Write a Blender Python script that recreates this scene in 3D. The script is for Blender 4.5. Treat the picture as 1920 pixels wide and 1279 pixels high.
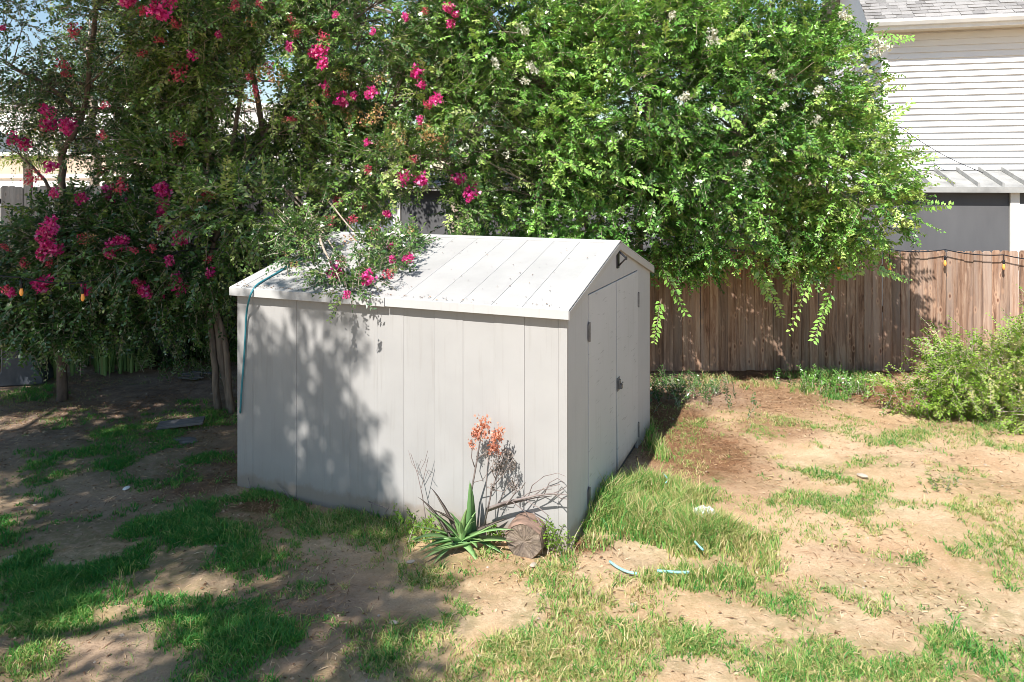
import bpy, bmesh, math, random
import numpy as np
from mathutils import Vector, Matrix

for o in list(bpy.data.objects):
    bpy.data.objects.remove(o)
S = bpy.context.scene
COL = S.collection
rnd = random.Random(7)
RG = np.random.default_rng(11)

# ------------------------------------------------------------------ camera
F = 1412.0          # focal length in photo pixels (1920 wide)
HY = 337.0          # photo row of the horizon
CAMH = 3.0
cam = bpy.data.cameras.new('camera')
co = bpy.data.objects.new('camera', cam)
COL.objects.link(co)
co.location = (0, 0, CAMH)
co.rotation_euler = (math.radians(90), 0, 0)
cam.sensor_width = 36
cam.lens = F / 1920 * 36
cam.shift_y = -(639.5 - HY) / 1920
cam.clip_start = 0.05
cam.clip_end = 600
S.camera = co

# ------------------------------------------------------------------ world, sun, exposure
ELEV = math.radians(50)
LT = Vector((0.47, 0.88, 0)).normalized()          # horizontal travel of the light
w = bpy.data.worlds.new('World')
S.world = w
w.use_nodes = True
nt = w.node_tree
bg = nt.nodes['Background']
sky = nt.nodes.new('ShaderNodeTexSky')
sky.sky_type = 'NISHITA'
sky.sun_disc = False
sky.sun_elevation = ELEV
sky.sun_rotation = math.atan2(-LT.x, -LT.y)
sky.air_density = 1.3
sky.dust_density = 0.3
sky.ozone_density = 3.0
nt.links.new(sky.outputs[0], bg.inputs[0])
bg.inputs[1].default_value = 0.085
sl = bpy.data.lights.new('sun', 'SUN')
sl.energy = 5.0
sl.angle = math.radians(0.55)
sl.color = (1.0, 0.955, 0.89)
so = bpy.data.objects.new('sun', sl)
COL.objects.link(so)
sd = Vector((LT.x * math.cos(ELEV), LT.y * math.cos(ELEV), -math.sin(ELEV)))
so.rotation_euler = sd.to_track_quat('-Z', 'Y').to_euler()
so.location = (-10, -18, 25)
S.view_settings.view_transform = 'Standard'
S.view_settings.look = 'None'
S.view_settings.gamma = 1
S.view_settings.use_curve_mapping = False
S.view_settings.exposure = 0.86
S.cycles.max_bounces = 6
S.cycles.diffuse_bounces = 3
S.cycles.glossy_bounces = 2
S.cycles.transmission_bounces = 3
S.cycles.transparent_max_bounces = 6
S.cycles.use_adaptive_sampling = True
S.cycles.filter_width = 0.85


# ------------------------------------------------------------------ helpers: placing
def at(px, py, d):
    """point seen at photo pixel (px,py) at depth d"""
    return Vector(((px - 960) / F * d, d, CAMH - (py - HY) / F * d))


def gp(px, py, z=0.0):
    """ground point seen at photo pixel (px,py)"""
    d = F * (CAMH - z) / (py - HY)
    return Vector(((px - 960) / F * d, d, z))


def hit(px, py, p, n):
    r = Vector(((px - 960) / F, 1, -(py - HY) / F))
    c = Vector((0, 0, CAMH))
    n = Vector(n)
    return c + r * ((Vector(p) - c).dot(n) / r.dot(n))


# ------------------------------------------------------------------ helpers: materials
def new_mat(name):
    m = bpy.data.materials.new(name)
    m.use_nodes = True
    t = m.node_tree
    return m, t, t.nodes['Principled BSDF'], t.nodes['Material Output']


def node(t, kind, **kw):
    n = t.nodes.new(kind)
    for k, v in kw.items():
        if k.startswith('i_'):
            key = k[2:]
            n.inputs[int(key) if key.isdigit() else key.replace('_', ' ')].default_value = v
        else:
            setattr(n, k, v)
    return n


def ramp(t, fac, stops):
    r = t.nodes.new('ShaderNodeValToRGB')
    e = r.color_ramp.elements
    while len(e) < len(stops):
        e.new(0.5)
    for i, (p, c) in enumerate(stops):
        e[i].position = p
        e[i].color = (c[0], c[1], c[2], 1)
    t.links.new(fac, r.inputs[0])
    return r.outputs[0]


def mixc(t, fac, a, b, mode='MIX'):
    n = t.nodes.new('ShaderNodeMix')
    n.data_type = 'RGBA'
    n.blend_type = mode
    for sock, v in ((n.inputs[0], fac), (n.inputs[6], a), (n.inputs[7], b)):
        if hasattr(v, 'is_linked'):
            t.links.new(v, sock)
        elif isinstance(v, (int, float)):
            sock.default_value = v
        else:
            sock.default_value = (v[0], v[1], v[2], 1)
    return n.outputs[2]


def coords(t, scale=(1, 1, 1), kind='Object', offset=True):
    tc = t.nodes.new('ShaderNodeTexCoord')
    mp = t.nodes.new('ShaderNodeMapping')
    mp.inputs['Scale'].default_value = scale
    src = tc.outputs[kind]
    if offset:
        oi = t.nodes.new('ShaderNodeObjectInfo')
        mu = t.nodes.new('ShaderNodeVectorMath')
        mu.operation = 'MULTIPLY_ADD'
        mu.inputs[1].default_value = (31, 17, 23)
        t.links.new(oi.outputs['Random'], mu.inputs[0])
        t.links.new(src, mu.inputs[2])
        src = mu.outputs[0]
    t.links.new(src, mp.inputs[0])
    return mp.outputs[0]


def noise(t, vec, scale, detail=4, rough=0.55):
    n = t.nodes.new('ShaderNodeTexNoise')
    n.inputs['Scale'].default_value = scale
    n.inputs['Detail'].default_value = detail
    n.inputs['Roughness'].default_value = rough
    t.links.new(vec, n.inputs['Vector'])
    return n.outputs['Fac']


def bump(t, b, h, strength=0.3, dist=0.01):
    n = t.nodes.new('ShaderNodeBump')
    n.inputs['Strength'].default_value = strength
    n.inputs['Distance'].default_value = dist
    t.links.new(h, n.inputs['Height'])
    t.links.new(n.outputs[0], b.inputs['Normal'])


def worn(name, c1, c2, scale=6, rough=0.5, stretch=(1, 1, 1), bstr=0.1, detail=6, metal=0.0, fine=120):
    m, t, b, o = new_mat(name)
    v = coords(t, stretch)
    f = noise(t, v, scale, detail)
    c = ramp(t, f, [(0.3, c1), (0.72, c2)])
    t.links.new(c, b.inputs['Base Color'])
    b.inputs['Roughness'].default_value = rough
    b.inputs['Metallic'].default_value = metal
    bump(t, b, noise(t, v, fine, 3), bstr, 0.004)
    return m


def leafy(name, stops, rough=0.42, trans=0.35, tcol=1.25, spec=0.5):
    m, t, b, o = new_mat(name)
    a = node(t, 'ShaderNodeAttribute', attribute_name='tint')
    c = ramp(t, a.outputs['Fac'], stops)
    t.links.new(c, b.inputs['Base Color'])
    b.inputs['Roughness'].default_value = rough
    b.inputs['Specular IOR Level'].default_value = spec
    tr = t.nodes.new('ShaderNodeBsdfTranslucent')
    c2 = mixc(t, 1.0, c, (tcol, tcol, tcol * 0.6), 'MULTIPLY')
    t.links.new(c2, tr.inputs[0])
    mx = t.nodes.new('ShaderNodeMixShader')
    mx.inputs[0].default_value = trans
    t.links.new(b.outputs[0], mx.inputs[1])
    t.links.new(tr.outputs[0], mx.inputs[2])
    t.links.new(mx.outputs[0], o.inputs[0])
    return m


M = {}
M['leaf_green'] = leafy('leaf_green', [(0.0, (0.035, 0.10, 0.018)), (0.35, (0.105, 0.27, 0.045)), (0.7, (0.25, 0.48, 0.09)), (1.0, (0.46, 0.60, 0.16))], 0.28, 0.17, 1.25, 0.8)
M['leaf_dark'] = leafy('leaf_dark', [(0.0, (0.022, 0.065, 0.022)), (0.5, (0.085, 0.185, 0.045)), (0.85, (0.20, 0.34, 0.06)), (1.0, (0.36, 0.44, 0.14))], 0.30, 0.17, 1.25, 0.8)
M['leaf_yellow'] = leafy('leaf_yellow', [(0.0, (0.05, 0.10, 0.012)), (0.5, (0.13, 0.21, 0.025)),
                                         (1.0, (0.26, 0.32, 0.05))], 0.45, 0.5)
M['leaf_shrub'] = leafy('leaf_shrub', [(0.0, (0.10, 0.19, 0.025)), (0.5, (0.235, 0.41, 0.05)),
                                     (0.9, (0.40, 0.53, 0.11)), (1.0, (0.5, 0.46, 0.22))], 0.45, 0.35)
M['leaf_aloe'] = leafy('leaf_aloe', [(0.0, (0.10, 0.23, 0.08)), (0.6, (0.24, 0.40, 0.15)),
                                     (1.0, (0.26, 0.30, 0.12))], 0.38, 0.12)
M['petal_pink'] = leafy('petal_pink', [(0.0, (0.40, 0.008, 0.13)), (0.5, (0.80, 0.05, 0.34)), (0.85, (0.90, 0.16, 0.48)), (1.0, (0.94, 0.42, 0.62))], 0.6, 0.35, 1.1, 0.2)
M['petal_red'] = leafy('petal_red', [(0.0, (0.28, 0.02, 0.06)), (0.5, (0.62, 0.06, 0.15)), (1.0, (0.75, 0.26, 0.28))], 0.6, 0.3, 1.1, 0.2)
M['petal_faded'] = leafy('petal_faded', [(0.0, (0.28, 0.22, 0.06)), (0.5, (0.52, 0.34, 0.15)), (0.8, (0.66, 0.36, 0.22)), (1.0, (0.72, 0.22, 0.26))], 0.6, 0.25, 1.1, 0.2)
M['petal_white'] = leafy('petal_white', [(0.0, (0.5, 0.48, 0.38)), (1.0, (0.82, 0.81, 0.76))], 0.6, 0.3, 1.0, 0.2)
M['petal_coral'] = leafy('petal_coral', [(0.0, (0.55, 0.19, 0.13)), (0.6, (0.72, 0.32, 0.23)), (1.0, (0.80, 0.52, 0.40))], 0.6, 0.3, 1.1, 0.2)
M['dry_pod'] = leafy('dry_pod', [(0.0, (0.10, 0.08, 0.07)), (1.0, (0.30, 0.25, 0.22))], 0.7, 0.1, 1.0, 0.2)
M['grass'] = leafy('grass', [(0.0, (0.050, 0.225, 0.045)), (0.28, (0.15, 0.36, 0.07)), (0.5, (0.33, 0.40, 0.13)), (0.75, (0.52, 0.44, 0.20)), (1.0, (0.66, 0.53, 0.33))], 0.5, 0.35, 1.2, 0.3)
M['litter'] = leafy('litter', [(0.0, (0.09, 0.052, 0.032)), (0.3, (0.24, 0.13, 0.07)), (0.65, (0.42, 0.27, 0.155)), (1.0, (0.66, 0.52, 0.35))], 0.7, 0.1, 1.0, 0.2)
M['bark_pale'] = worn('bark_pale', (0.20, 0.15, 0.11), (0.52, 0.43, 0.35), 4, 0.8, (6, 6, 1), 0.4)
M['bark_mid'] = worn('bark_mid', (0.10, 0.075, 0.058), (0.28, 0.22, 0.175), 4, 0.85, (6, 6, 1), 0.4)
M['bark_twig'] = worn('bark_twig', (0.20, 0.16, 0.12), (0.55, 0.47, 0.39), 3, 0.8, (1, 1, 1), 0.2)
M['bark_dark'] = worn('bark_dark', (0.07, 0.05, 0.04), (0.19, 0.14, 0.11), 5, 0.9, (4, 4, 1), 0.4)
M['dry_stem'] = worn('dry_stem', (0.11, 0.085, 0.08), (0.30, 0.25, 0.23), 9, 0.8, (1, 1, 1), 0.2)
M['dark_plastic'] = worn('dark_plastic', (0.035, 0.038, 0.045), (0.07, 0.075, 0.085), 5, 0.45)
M['bin_plastic'] = worn('bin_plastic', (0.040, 0.047, 0.060), (0.075, 0.085, 0.105), 4, 0.5)
M['sticker'] = worn('sticker', (0.6, 0.62, 0.66), (0.75, 0.75, 0.78), 12, 0.4)
M['black_metal'] = worn('black_metal', (0.012, 0.013, 0.018), (0.03, 0.03, 0.036), 12, 0.4, metal=0.3)
M['hinge_metal'] = worn('hinge_metal', (0.10, 0.105, 0.115), (0.24, 0.245, 0.26), 18, 0.5, metal=0.5)
M['white_paint'] = worn('white_paint', (0.70, 0.68, 0.64), (0.80, 0.79, 0.76), 5, 0.5)
M['vinyl'] = worn('vinyl', (0.68, 0.675, 0.67), (0.74, 0.735, 0.73), 2.5, 0.4, (0.6, 1, 4), 0.03)
M['soffit'] = worn('soffit', (0.58, 0.50, 0.38), (0.66, 0.58, 0.45), 3, 0.6)
M['gutter'] = worn('gutter', (0.62, 0.62, 0.60), (0.76, 0.75, 0.72), 4, 0.4, (0.5, 1, 1))
M['tin'] = worn('tin', (0.22, 0.22, 0.215), (0.40, 0.40, 0.385), 3, 0.5, (1, 1, 1), 0.08, metal=0.0)
M['porch_grey'] = worn('porch_grey', (0.075, 0.075, 0.08), (0.11, 0.11, 0.115), 1.6, 0.7, (1, 1, 0.3), 0.05)
M['corrugated'] = worn('corrugated', (0.20, 0.22, 0.26), (0.36, 0.38, 0.42), 3, 0.45, (1, 1, 0.4), 0.05, metal=0.3)
M['stucco'] = worn('stucco', (0.72, 0.70, 0.67), (0.8, 0.79, 0.77), 2, 0.8)
M['tan_wall'] = worn('tan_wall', (0.50, 0.38, 0.28), (0.60, 0.48, 0.37), 1.5, 0.8)
M['yellow_paint'] = worn('yellow_paint', (0.62, 0.40, 0.02), (0.72, 0.50, 0.04), 8, 0.5)
M['hose'] = worn('hose', (0.018, 0.15, 0.19), (0.045, 0.25, 0.30), 9, 0.5)
M['cord_teal'] = worn('cord_teal', (0.16, 0.42, 0.44), (0.34, 0.58, 0.58), 20, 0.5)
M['paper'] = worn('paper', (0.66, 0.66, 0.66), (0.82, 0.82, 0.82), 10, 0.6)
M['stone'] = worn('stone', (0.28, 0.22, 0.17), (0.50, 0.43, 0.36), 6, 0.9, bstr=0.4)
M['board_grey'] = worn('board_grey', (0.09, 0.085, 0.085), (0.24, 0.23, 0.235), 5, 0.8, (1, 8, 8), 0.3)
M['clod'] = worn('clod', (0.30, 0.19, 0.11), (0.56, 0.41, 0.27), 3, 0.95, bstr=0.4)
M['shingle'] = None


def shed_mat(name, c1, c2, dashes=False):
    m, t, b, o = new_mat(name)
    v = coords(t, (1, 1, 1))
    f = noise(t, v, 1.7, 5)
    c = ramp(t, f, [(0.3, c1), (0.7, c2)])
    st = noise(t, coords(t, (9, 9, 0.5)), 3, 4, 0.6)            # faint dusty runs
    c = mixc(t, ramp(t, st, [(0.55, (0, 0, 0)), (0.8, (0.35, 0.35, 0.35))]), c, (c1[0] * 0.72, c1[1] * 0.69, c1[2] * 0.63))
    g = noise(t, coords(t, (40, 40, 1.6)), 2.2, 4, 0.6)
    if dashes:                                                   # grey dashes for the embossed woodgrain of the door leaves
        sc = coords(t, (1, 2.2, 8), 'Object', False)
        mp = t.nodes.new('ShaderNodeMapping')
        t.links.new(coords(t, (1, 1, 1), 'Object', False), mp.inputs[0])
        mp2 = t.nodes.new('ShaderNodeMapping')
        mp2.inputs['Scale'].default_value = (1, 4, 42)
        t.links.new(mp.outputs[0], mp2.inputs[0])
        n1 = noise(t, mp2.outputs[0], 1.0, 2, 0.5)
        n2 = noise(t, sc, 1.1, 2, 0.5)
        k = t.nodes.new('ShaderNodeMath')
        k.operation = 'MULTIPLY'
        t.links.new(ramp(t, n1, [(0.63, (0, 0, 0)), (0.68, (0.8, 0.8, 0.8))]), k.inputs[0])
        t.links.new(ramp(t, n2, [(0.44, (0, 0, 0)), (0.55, (0.6, 0.6, 0.6))]), k.inputs[1])
        c = mixc(t, k.outputs[0], c, (0.22, 0.23, 0.25))
    # soil splashed up the foot of the walls
    sp = t.nodes.new('ShaderNodeSeparateXYZ')
    t.links.new(coords(t, (1, 1, 1), 'Object', False), sp.inputs[0])
    ma = t.nodes.new('ShaderNodeMath')
    ma.operation = 'MULTIPLY_ADD'
    t.links.new(noise(t, coords(t, (1, 1, 0.6), 'Object', False), 7, 6, 0.7), ma.inputs[0])
    ma.inputs[1].default_value = -0.20
    t.links.new(sp.outputs['Z'], ma.inputs[2])
    c = mixc(t, ramp(t, ma.outputs[0], [(0.0, (0.6, 0.6, 0.6)), (0.05, (0.16, 0.16, 0.16)), (0.2, (0, 0, 0))]), c, (0.25, 0.19, 0.14))
    t.links.new(c, b.inputs['Base Color'])
    b.inputs['Roughness'].default_value = 0.55
    b.inputs['Specular IOR Level'].default_value = 0.35
    bump(t, b, g, 0.08, 0.004)
    return m


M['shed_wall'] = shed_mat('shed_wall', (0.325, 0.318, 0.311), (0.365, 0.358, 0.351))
M['shed_gable'] = shed_mat('shed_gable', (0.41, 0.42, 0.44), (0.45, 0.46, 0.48))  # lighter, bluer than shed_wall: sky fill on the shaded end painted in
M['shed_door'] = shed_mat('shed_door', (0.46, 0.47, 0.49), (0.50, 0.51, 0.53), True)  # door leaves likewise carry the blue fill light in their colour
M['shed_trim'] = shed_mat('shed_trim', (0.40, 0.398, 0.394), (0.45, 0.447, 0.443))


def roof_mat():
    m, t, b, o = new_mat('shed_roof')
    v = coords(t)
    f = noise(t, v, 1.4, 6, 0.65)
    c = ramp(t, f, [(0.3, (0.33, 0.326, 0.32)), (0.5, (0.375, 0.371, 0.365)), (0.75, (0.41, 0.406, 0.40))])
    d = noise(t, coords(t, (1.0, 4, 1)), 8, 6, 0.7)
    c = mixc(t, ramp(t, d, [(0.58, (0, 0, 0)), (0.75, (0.35, 0.35, 0.35))]), c, (0.30, 0.285, 0.26))
    t.links.new(c, b.inputs['Base Color'])
    b.inputs['Roughness'].default_value = 0.55
    bump(t, b, noise(t, v, 90, 3), 0.06, 0.003)
    return m


M['shed_roof'] = roof_mat()


def fence_mat(name, dark, mid, light, grey):
    m, t, b, o = new_mat(name)
    oi = t.nodes.new('ShaderNodeObjectInfo')
    v = coords(t, (22, 22, 0.75))
    wv = noise(t, coords(t, (3, 3, 1.2)), 1.0, 3)
    add = t.nodes.new('ShaderNodeVectorMath')
    add.operation = 'MULTIPLY_ADD'
    add.inputs[1].default_value = (3.2, 3.2, 0.4)
    t.links.new(wv, add.inputs[0])
    t.links.new(v, add.inputs[2])
    f = noise(t, add.outputs[0], 1.0, 7, 0.68)
    c = ramp(t, f, [(0.34, dark), (0.49, mid), (0.64, light)])
    g = noise(t, coords(t, (5, 5, 0.35)), 1.3, 3)
    c = mixc(t, ramp(t, g, [(0.42, (0, 0, 0)), (0.68, (0.85, 0.85, 0.85))]), c, grey)
    # knots
    vo = t.nodes.new('ShaderNodeTexVoronoi')
    vo.inputs['Scale'].default_value = 1.0
    vo.inputs['Randomness'].default_value = 1.0
    t.links.new(coords(t, (7.5, 7.5, 3.6)), vo.inputs['Vector'])
    k = ramp(t, vo.outputs['Distance'], [(0.0, (1, 1, 1)), (0.07, (1, 1, 1)), (0.13, (0, 0, 0))])
    c = mixc(t, k, c, (dark[0] * 1.5, dark[1] * 1.3, dark[2] * 1.2))
    k2 = ramp(t, vo.outputs['Distance'], [(0.12, (0, 0, 0)), (0.17, (0.7, 0.7, 0.7)), (0.27, (0, 0, 0))])
    c = mixc(t, k2, c, (light[0] * 1.1, light[1] * 0.98, light[2] * 0.9))
    hsv = t.nodes.new('ShaderNodeHueSaturation')
    mr = t.nodes.new('ShaderNodeMapRange')
    mr.inputs['To Min'].default_value = 0.68
    mr.inputs['To Max'].default_value = 1.22
    t.links.new(oi.outputs['Random'], mr.inputs[0])
    t.links.new(mr.outputs[0], hsv.inputs['Value'])
    t.links.new(c, hsv.inputs['Color'])
    t.links.new(hsv.outputs[0], b.inputs['Base Color'])
    b.inputs['Roughness'].default_value = 0.85
    bump(t, b, f, 0.5, 0.006)
    return m


M['fence_brown'] = fence_mat('fence_brown', (0.10, 0.05, 0.031), (0.265, 0.155, 0.10), (0.42, 0.292, 0.21), (0.345, 0.263, 0.215))
M['fence_grey'] = fence_mat('fence_grey', (0.025, 0.024, 0.024), (0.05, 0.048, 0.048), (0.085, 0.082, 0.083), (0.07, 0.07, 0.073))  # grey boards darkened so the colour carries the shade on this fence


def shingle_mat():
    m, t, b, o = new_mat('shingle')
    oi = t.nodes.new('ShaderNodeObjectInfo')
    a = ramp(t, oi.outputs['Random'], [(0.0, (0.12, 0.115, 0.112)), (0.2, (0.19, 0.18, 0.175)), (0.5, (0.26, 0.25, 0.242)), (1.0, (0.32, 0.305, 0.295))])
    n = noise(t, coords(t), 60, 3)
    c = mixc(t, 0.35, a, ramp(t, n, [(0.3, (0.11, 0.105, 0.10)), (0.7, (0.40, 0.385, 0.37))]))
    t.links.new(c, b.inputs['Base Color'])
    b.inputs['Roughness'].default_value = 0.95
    bump(t, b, n, 0.4, 0.004)
    return m


M['shingle'] = shingle_mat()


def ground_mat():
    m, t, b, o = new_mat('sandy_ground')
    v = coords(t, (1, 1, 1), 'Object', False)
    big = noise(t, v, 0.9, 5, 0.6)
    mid = noise(t, v, 5.5, 6, 0.65)
    fin = noise(t, v, 58, 6, 0.78)
    c = ramp(t, big, [(0.32, (0.46, 0.30, 0.17)), (0.5, (0.545, 0.385, 0.24)), (0.7, (0.61, 0.465, 0.315))])
    c = mixc(t, ramp(t, mid, [(0.46, (0, 0, 0)), (0.68, (0.5, 0.5, 0.5))]), c, (0.46, 0.285, 0.165))
    c = mixc(t, ramp(t, fin, [(0.52, (0, 0, 0)), (0.68, (0.65, 0.65, 0.65))]), c, (0.22, 0.135, 0.08))
    c = mixc(t, ramp(t, fin, [(0.30, (0.7, 0.7, 0.7)), (0.44, (0, 0, 0))]), c, (0.76, 0.62, 0.46))
    a = node(t, 'ShaderNodeAttribute', attribute_name='litter')
    br = ramp(t, noise(t, v, 60, 5, 0.75), [(0.34, (0.07, 0.036, 0.02)), (0.5, (0.20, 0.10, 0.052)), (0.68, (0.34, 0.19, 0.105))])
    k = t.nodes.new('ShaderNodeMath')
    k.operation = 'MULTIPLY_ADD'
    t.links.new(noise(t, v, 9, 5, 0.7), k.inputs[0])
    k.inputs[1].default_value = 1.6
    k.inputs[2].default_value = -0.62
    k2 = t.nodes.new('ShaderNodeMath')
    k2.operation = 'ADD'
    t.links.new(k.outputs[0], k2.inputs[0])
    t.links.new(a.outputs['Fac'], k2.inputs[1])
    k3 = t.nodes.new('ShaderNodeMath')
    k3.operation = 'MULTIPLY'
    k3.use_clamp = True
    t.links.new(k2.outputs[0], k3.inputs[0])
    t.links.new(a.outputs['Fac'], k3.inputs[1])
    c = mixc(t, k3.outputs[0], c, br)
    # darker, greyer ground inside the earth patches
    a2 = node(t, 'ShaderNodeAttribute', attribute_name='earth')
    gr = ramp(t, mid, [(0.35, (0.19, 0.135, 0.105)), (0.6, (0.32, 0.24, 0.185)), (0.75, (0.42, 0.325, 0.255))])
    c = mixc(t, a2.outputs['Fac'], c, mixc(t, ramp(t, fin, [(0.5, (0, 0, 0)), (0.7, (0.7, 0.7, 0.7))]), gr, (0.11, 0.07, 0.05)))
    a3 = node(t, 'ShaderNodeAttribute', attribute_name='turf')
    k4 = t.nodes.new('ShaderNodeMath')
    k4.operation = 'MULTIPLY'
    t.links.new(a3.outputs['Fac'], k4.inputs[0])
    t.links.new(ramp(t, noise(t, v, 13, 5, 0.7), [(0.36, (0, 0, 0)), (0.56, (0.55, 0.55, 0.55))]), k4.inputs[1])
    c = mixc(t, k4.outputs[0], c, ramp(t, fin, [(0.35, (0.06, 0.08, 0.025)), (0.5, (0.14, 0.15, 0.05)), (0.68, (0.28, 0.24, 0.11))]))
    t.links.new(c, b.inputs['Base Color'])
    b.inputs['Roughness'].default_value = 0.95
    b.inputs['Specular IOR Level'].default_value = 0.15
    mx = t.nodes.new('ShaderNodeMath')
    mx.operation = 'MULTIPLY_ADD'
    t.links.new(mid, mx.inputs[0])
    mx.inputs[1].default_value = 2.0
    t.links.new(fin, mx.inputs[2])
    bump(t, b, mx.outputs[0], 0.75, 0.018)
    return m


M['ground'] = ground_mat()


def log_end_mat():
    m, t, b, o = new_mat('log_end')
    v = coords(t, (1, 1, 1), 'Object', False)
    sx = t.nodes.new('ShaderNodeSeparateXYZ')
    t.links.new(v, sx.inputs[0])
    an = t.nodes.new('ShaderNodeMath')
    an.operation = 'ARCTAN2'
    t.links.new(sx.outputs['X'], an.inputs[0])
    t.links.new(sx.outputs['Z'], an.inputs[1])
    ln = t.nodes.new('ShaderNodeVectorMath')
    ln.operation = 'LENGTH'
    t.links.new(v, ln.inputs[0])
    cb = t.nodes.new('ShaderNodeCombineXYZ')
    t.links.new(an.outputs[0], cb.inputs[0])
    t.links.new(ln.outputs['Value'], cb.inputs[1])
    mp = t.nodes.new('ShaderNodeMapping')
    mp.inputs['Scale'].default_value = (5.5, 9, 1)
    t.links.new(cb.outputs[0], mp.inputs[0])
    c = ramp(t, noise(t, mp.outputs[0], 1.6, 6, 0.65), [(0.32, (0.07, 0.052, 0.042)), (0.5, (0.19, 0.145, 0.11)), (0.72, (0.32, 0.26, 0.20))])
    d = noise(t, v, 12, 5, 0.7)
    c = mixc(t, ramp(t, d, [(0.45, (0, 0, 0)), (0.7, (0.8, 0.8, 0.8))]), c, (0.09, 0.07, 0.06))
    t.links.new(c, b.inputs['Base Color'])
    b.inputs['Roughness'].default_value = 0.95
    bump(t, b, d, 0.7, 0.02)
    return m


M['log_end'] = log_end_mat()
M['log_bark'] = worn('log_bark', (0.09, 0.06, 0.045), (0.34, 0.22, 0.165), 7, 0.95, (1, 3, 1), 0.8, fine=40)


def bulb_mat():
    m, t, b, o = new_mat('amber_bulb')
    b.inputs['Base Color'].default_value = (0.75, 0.36, 0.09, 1)
    b.inputs['Roughness'].default_value = 0.15
    b.inputs['Emission Color'].default_value = (1.0, 0.36, 0.07, 1)
    b.inputs['Emission Strength'].default_value = 0.15
    return m


M['bulb'] = bulb_mat()
m_, t_, b_, o_ = new_mat('window_glass')
b_.inputs['Base Color'].default_value = (0.10, 0.12, 0.145, 1)
b_.inputs['Roughness'].default_value = 0.08
M['glass'] = m_


# ------------------------------------------------------------------ helpers: meshes and objects
class MB:
    def __init__(s):
        s.v = []
        s.f = []

    def add(s, vs, fs):
        n = len(s.v)
        s.v += [tuple(p) for p in vs]
        s.f += [tuple(i + n for i in q) for q in fs]

    def box(s, x0, x1, y0, y1, z0, z1, rot=None, org=None):
        vs = [Vector(p) for p in ((x0, y0, z0), (x1, y0, z0), (x1, y1, z0), (x0, y1, z0), (x0, y0, z1), (x1, y0, z1), (x1, y1, z1), (x0, y1, z1))]
        if rot is not None:
            vs = [rot @ p for p in vs]
        if org is not None:
            vs = [p + org for p in vs]
        s.add(vs, [(0, 3, 2, 1), (4, 5, 6, 7), (0, 1, 5, 4), (1, 2, 6, 5), (2, 3, 7, 6), (3, 0, 4, 7)])

    def prism(s, poly, axis, a0, a1):
        """poly of 2-tuples in the other two axes"""
        n = len(poly)

        def P(p, a):
            return {'x': (a, p[0], p[1]), 'y': (p[0], a, p[1]), 'z': (p[0], p[1], a)}[axis]
        vs = [P(p, a0) for p in poly] + [P(p, a1) for p in poly]
        fs = [tuple(range(n - 1, -1, -1)), tuple(range(n, 2 * n))]
        fs += [(i, (i + 1) % n, n + (i + 1) % n, n + i) for i in range(n)]
        s.add(vs, fs)

    def tube(s, pts, rad, sides=6, cap=True):
        pts = [Vector(p) for p in pts]
        n = len(pts)
        if not hasattr(rad, '__len__'):
            rad = [rad] * n
        ref = Vector((0.31, 0.77, 0.55))
        vs, fs = [], []
        for i, p in enumerate(pts):
            tg = (pts[min(i + 1, n - 1)] - pts[max(i - 1, 0)]).normalized()
            if abs(tg.dot(ref)) > 0.95:
                ref = Vector((0.9, -0.3, 0.2))
            a = tg.cross(ref).normalized()
            b = tg.cross(a)
            for k in range(sides):
                an = 2 * math.pi * k / sides
                vs.append(p + (a * math.cos(an) + b * math.sin(an)) * rad[i])
        for i in range(n - 1):
            for k in range(sides):
                k2 = (k + 1) % sides
                fs.append((i * sides + k, i * sides + k2, (i + 1) * sides + k2, (i + 1) * sides + k))
        if cap:
            fs.append(tuple(range(sides - 1, -1, -1)))
            fs.append(tuple((n - 1) * sides + k for k in range(sides)))
        s.add(vs, fs)

    def lathe(s, prof, sides=10, org=Vector((0, 0, 0)), sx=1, sy=1):
        vs, fs = [], []
        for r, z in prof:
            for k in range(sides):
                an = 2 * math.pi * k / sides
                vs.append(org + Vector((math.cos(an) * r * sx, math.sin(an) * r * sy, z)))
        for i in range(len(prof) - 1):
            for k in range(sides):
                k2 = (k + 1) % sides
                fs.append((i * sides + k, i * sides + k2, (i + 1) * sides + k2, (i + 1) * sides + k))
        fs.append(tuple(range(sides - 1, -1, -1)))
        fs.append(tuple((len(prof) - 1) * sides + k for k in range(sides)))
        s.add(vs, fs)

    def mesh(s, name, mat, bevel=0.0, smooth=False):
        me = bpy.data.meshes.new(name)
        me.from_pydata(s.v, [], s.f)
        if bevel > 0:
            bm = bmesh.new()
            bm.from_mesh(me)
            bmesh.ops.recalc_face_normals(bm, faces=bm.faces)
            ed = [e for e in bm.edges if len(e.link_faces) == 2 and e.calc_face_angle(0) > 0.5]
            bmesh.ops.bevel(bm, geom=ed, offset=bevel, segments=1, affect='EDGES', clamp_overlap=True)
            bm.to_mesh(me)
            bm.free()
        if mat:
            me.materials.append(mat)
        if smooth:
            me.polygons.foreach_set('use_smooth', [True] * len(me.polygons))
        me.update()
        return me

    def build(s, name, mat, parent=None, bevel=0.0, smooth=False, loc=None):
        return link(name, s.mesh(name, mat, bevel, smooth), parent, loc)


def link(name, me, parent=None, loc=None, rot=None):
    o = bpy.data.objects.new(name, me)
    COL.objects.link(o)
    if parent is not None:
        o.parent = parent
    if loc is not None:
        o.location = loc
    if rot is not None:
        o.rotation_euler = rot
    return o


def tag(o, label=None, cat=None, group=None, kind=None):
    if label:
        o['label'] = label
    if cat:
        o['category'] = cat
    if group:
        o['group'] = group
    if kind:
        o['kind'] = kind
    return o


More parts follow.
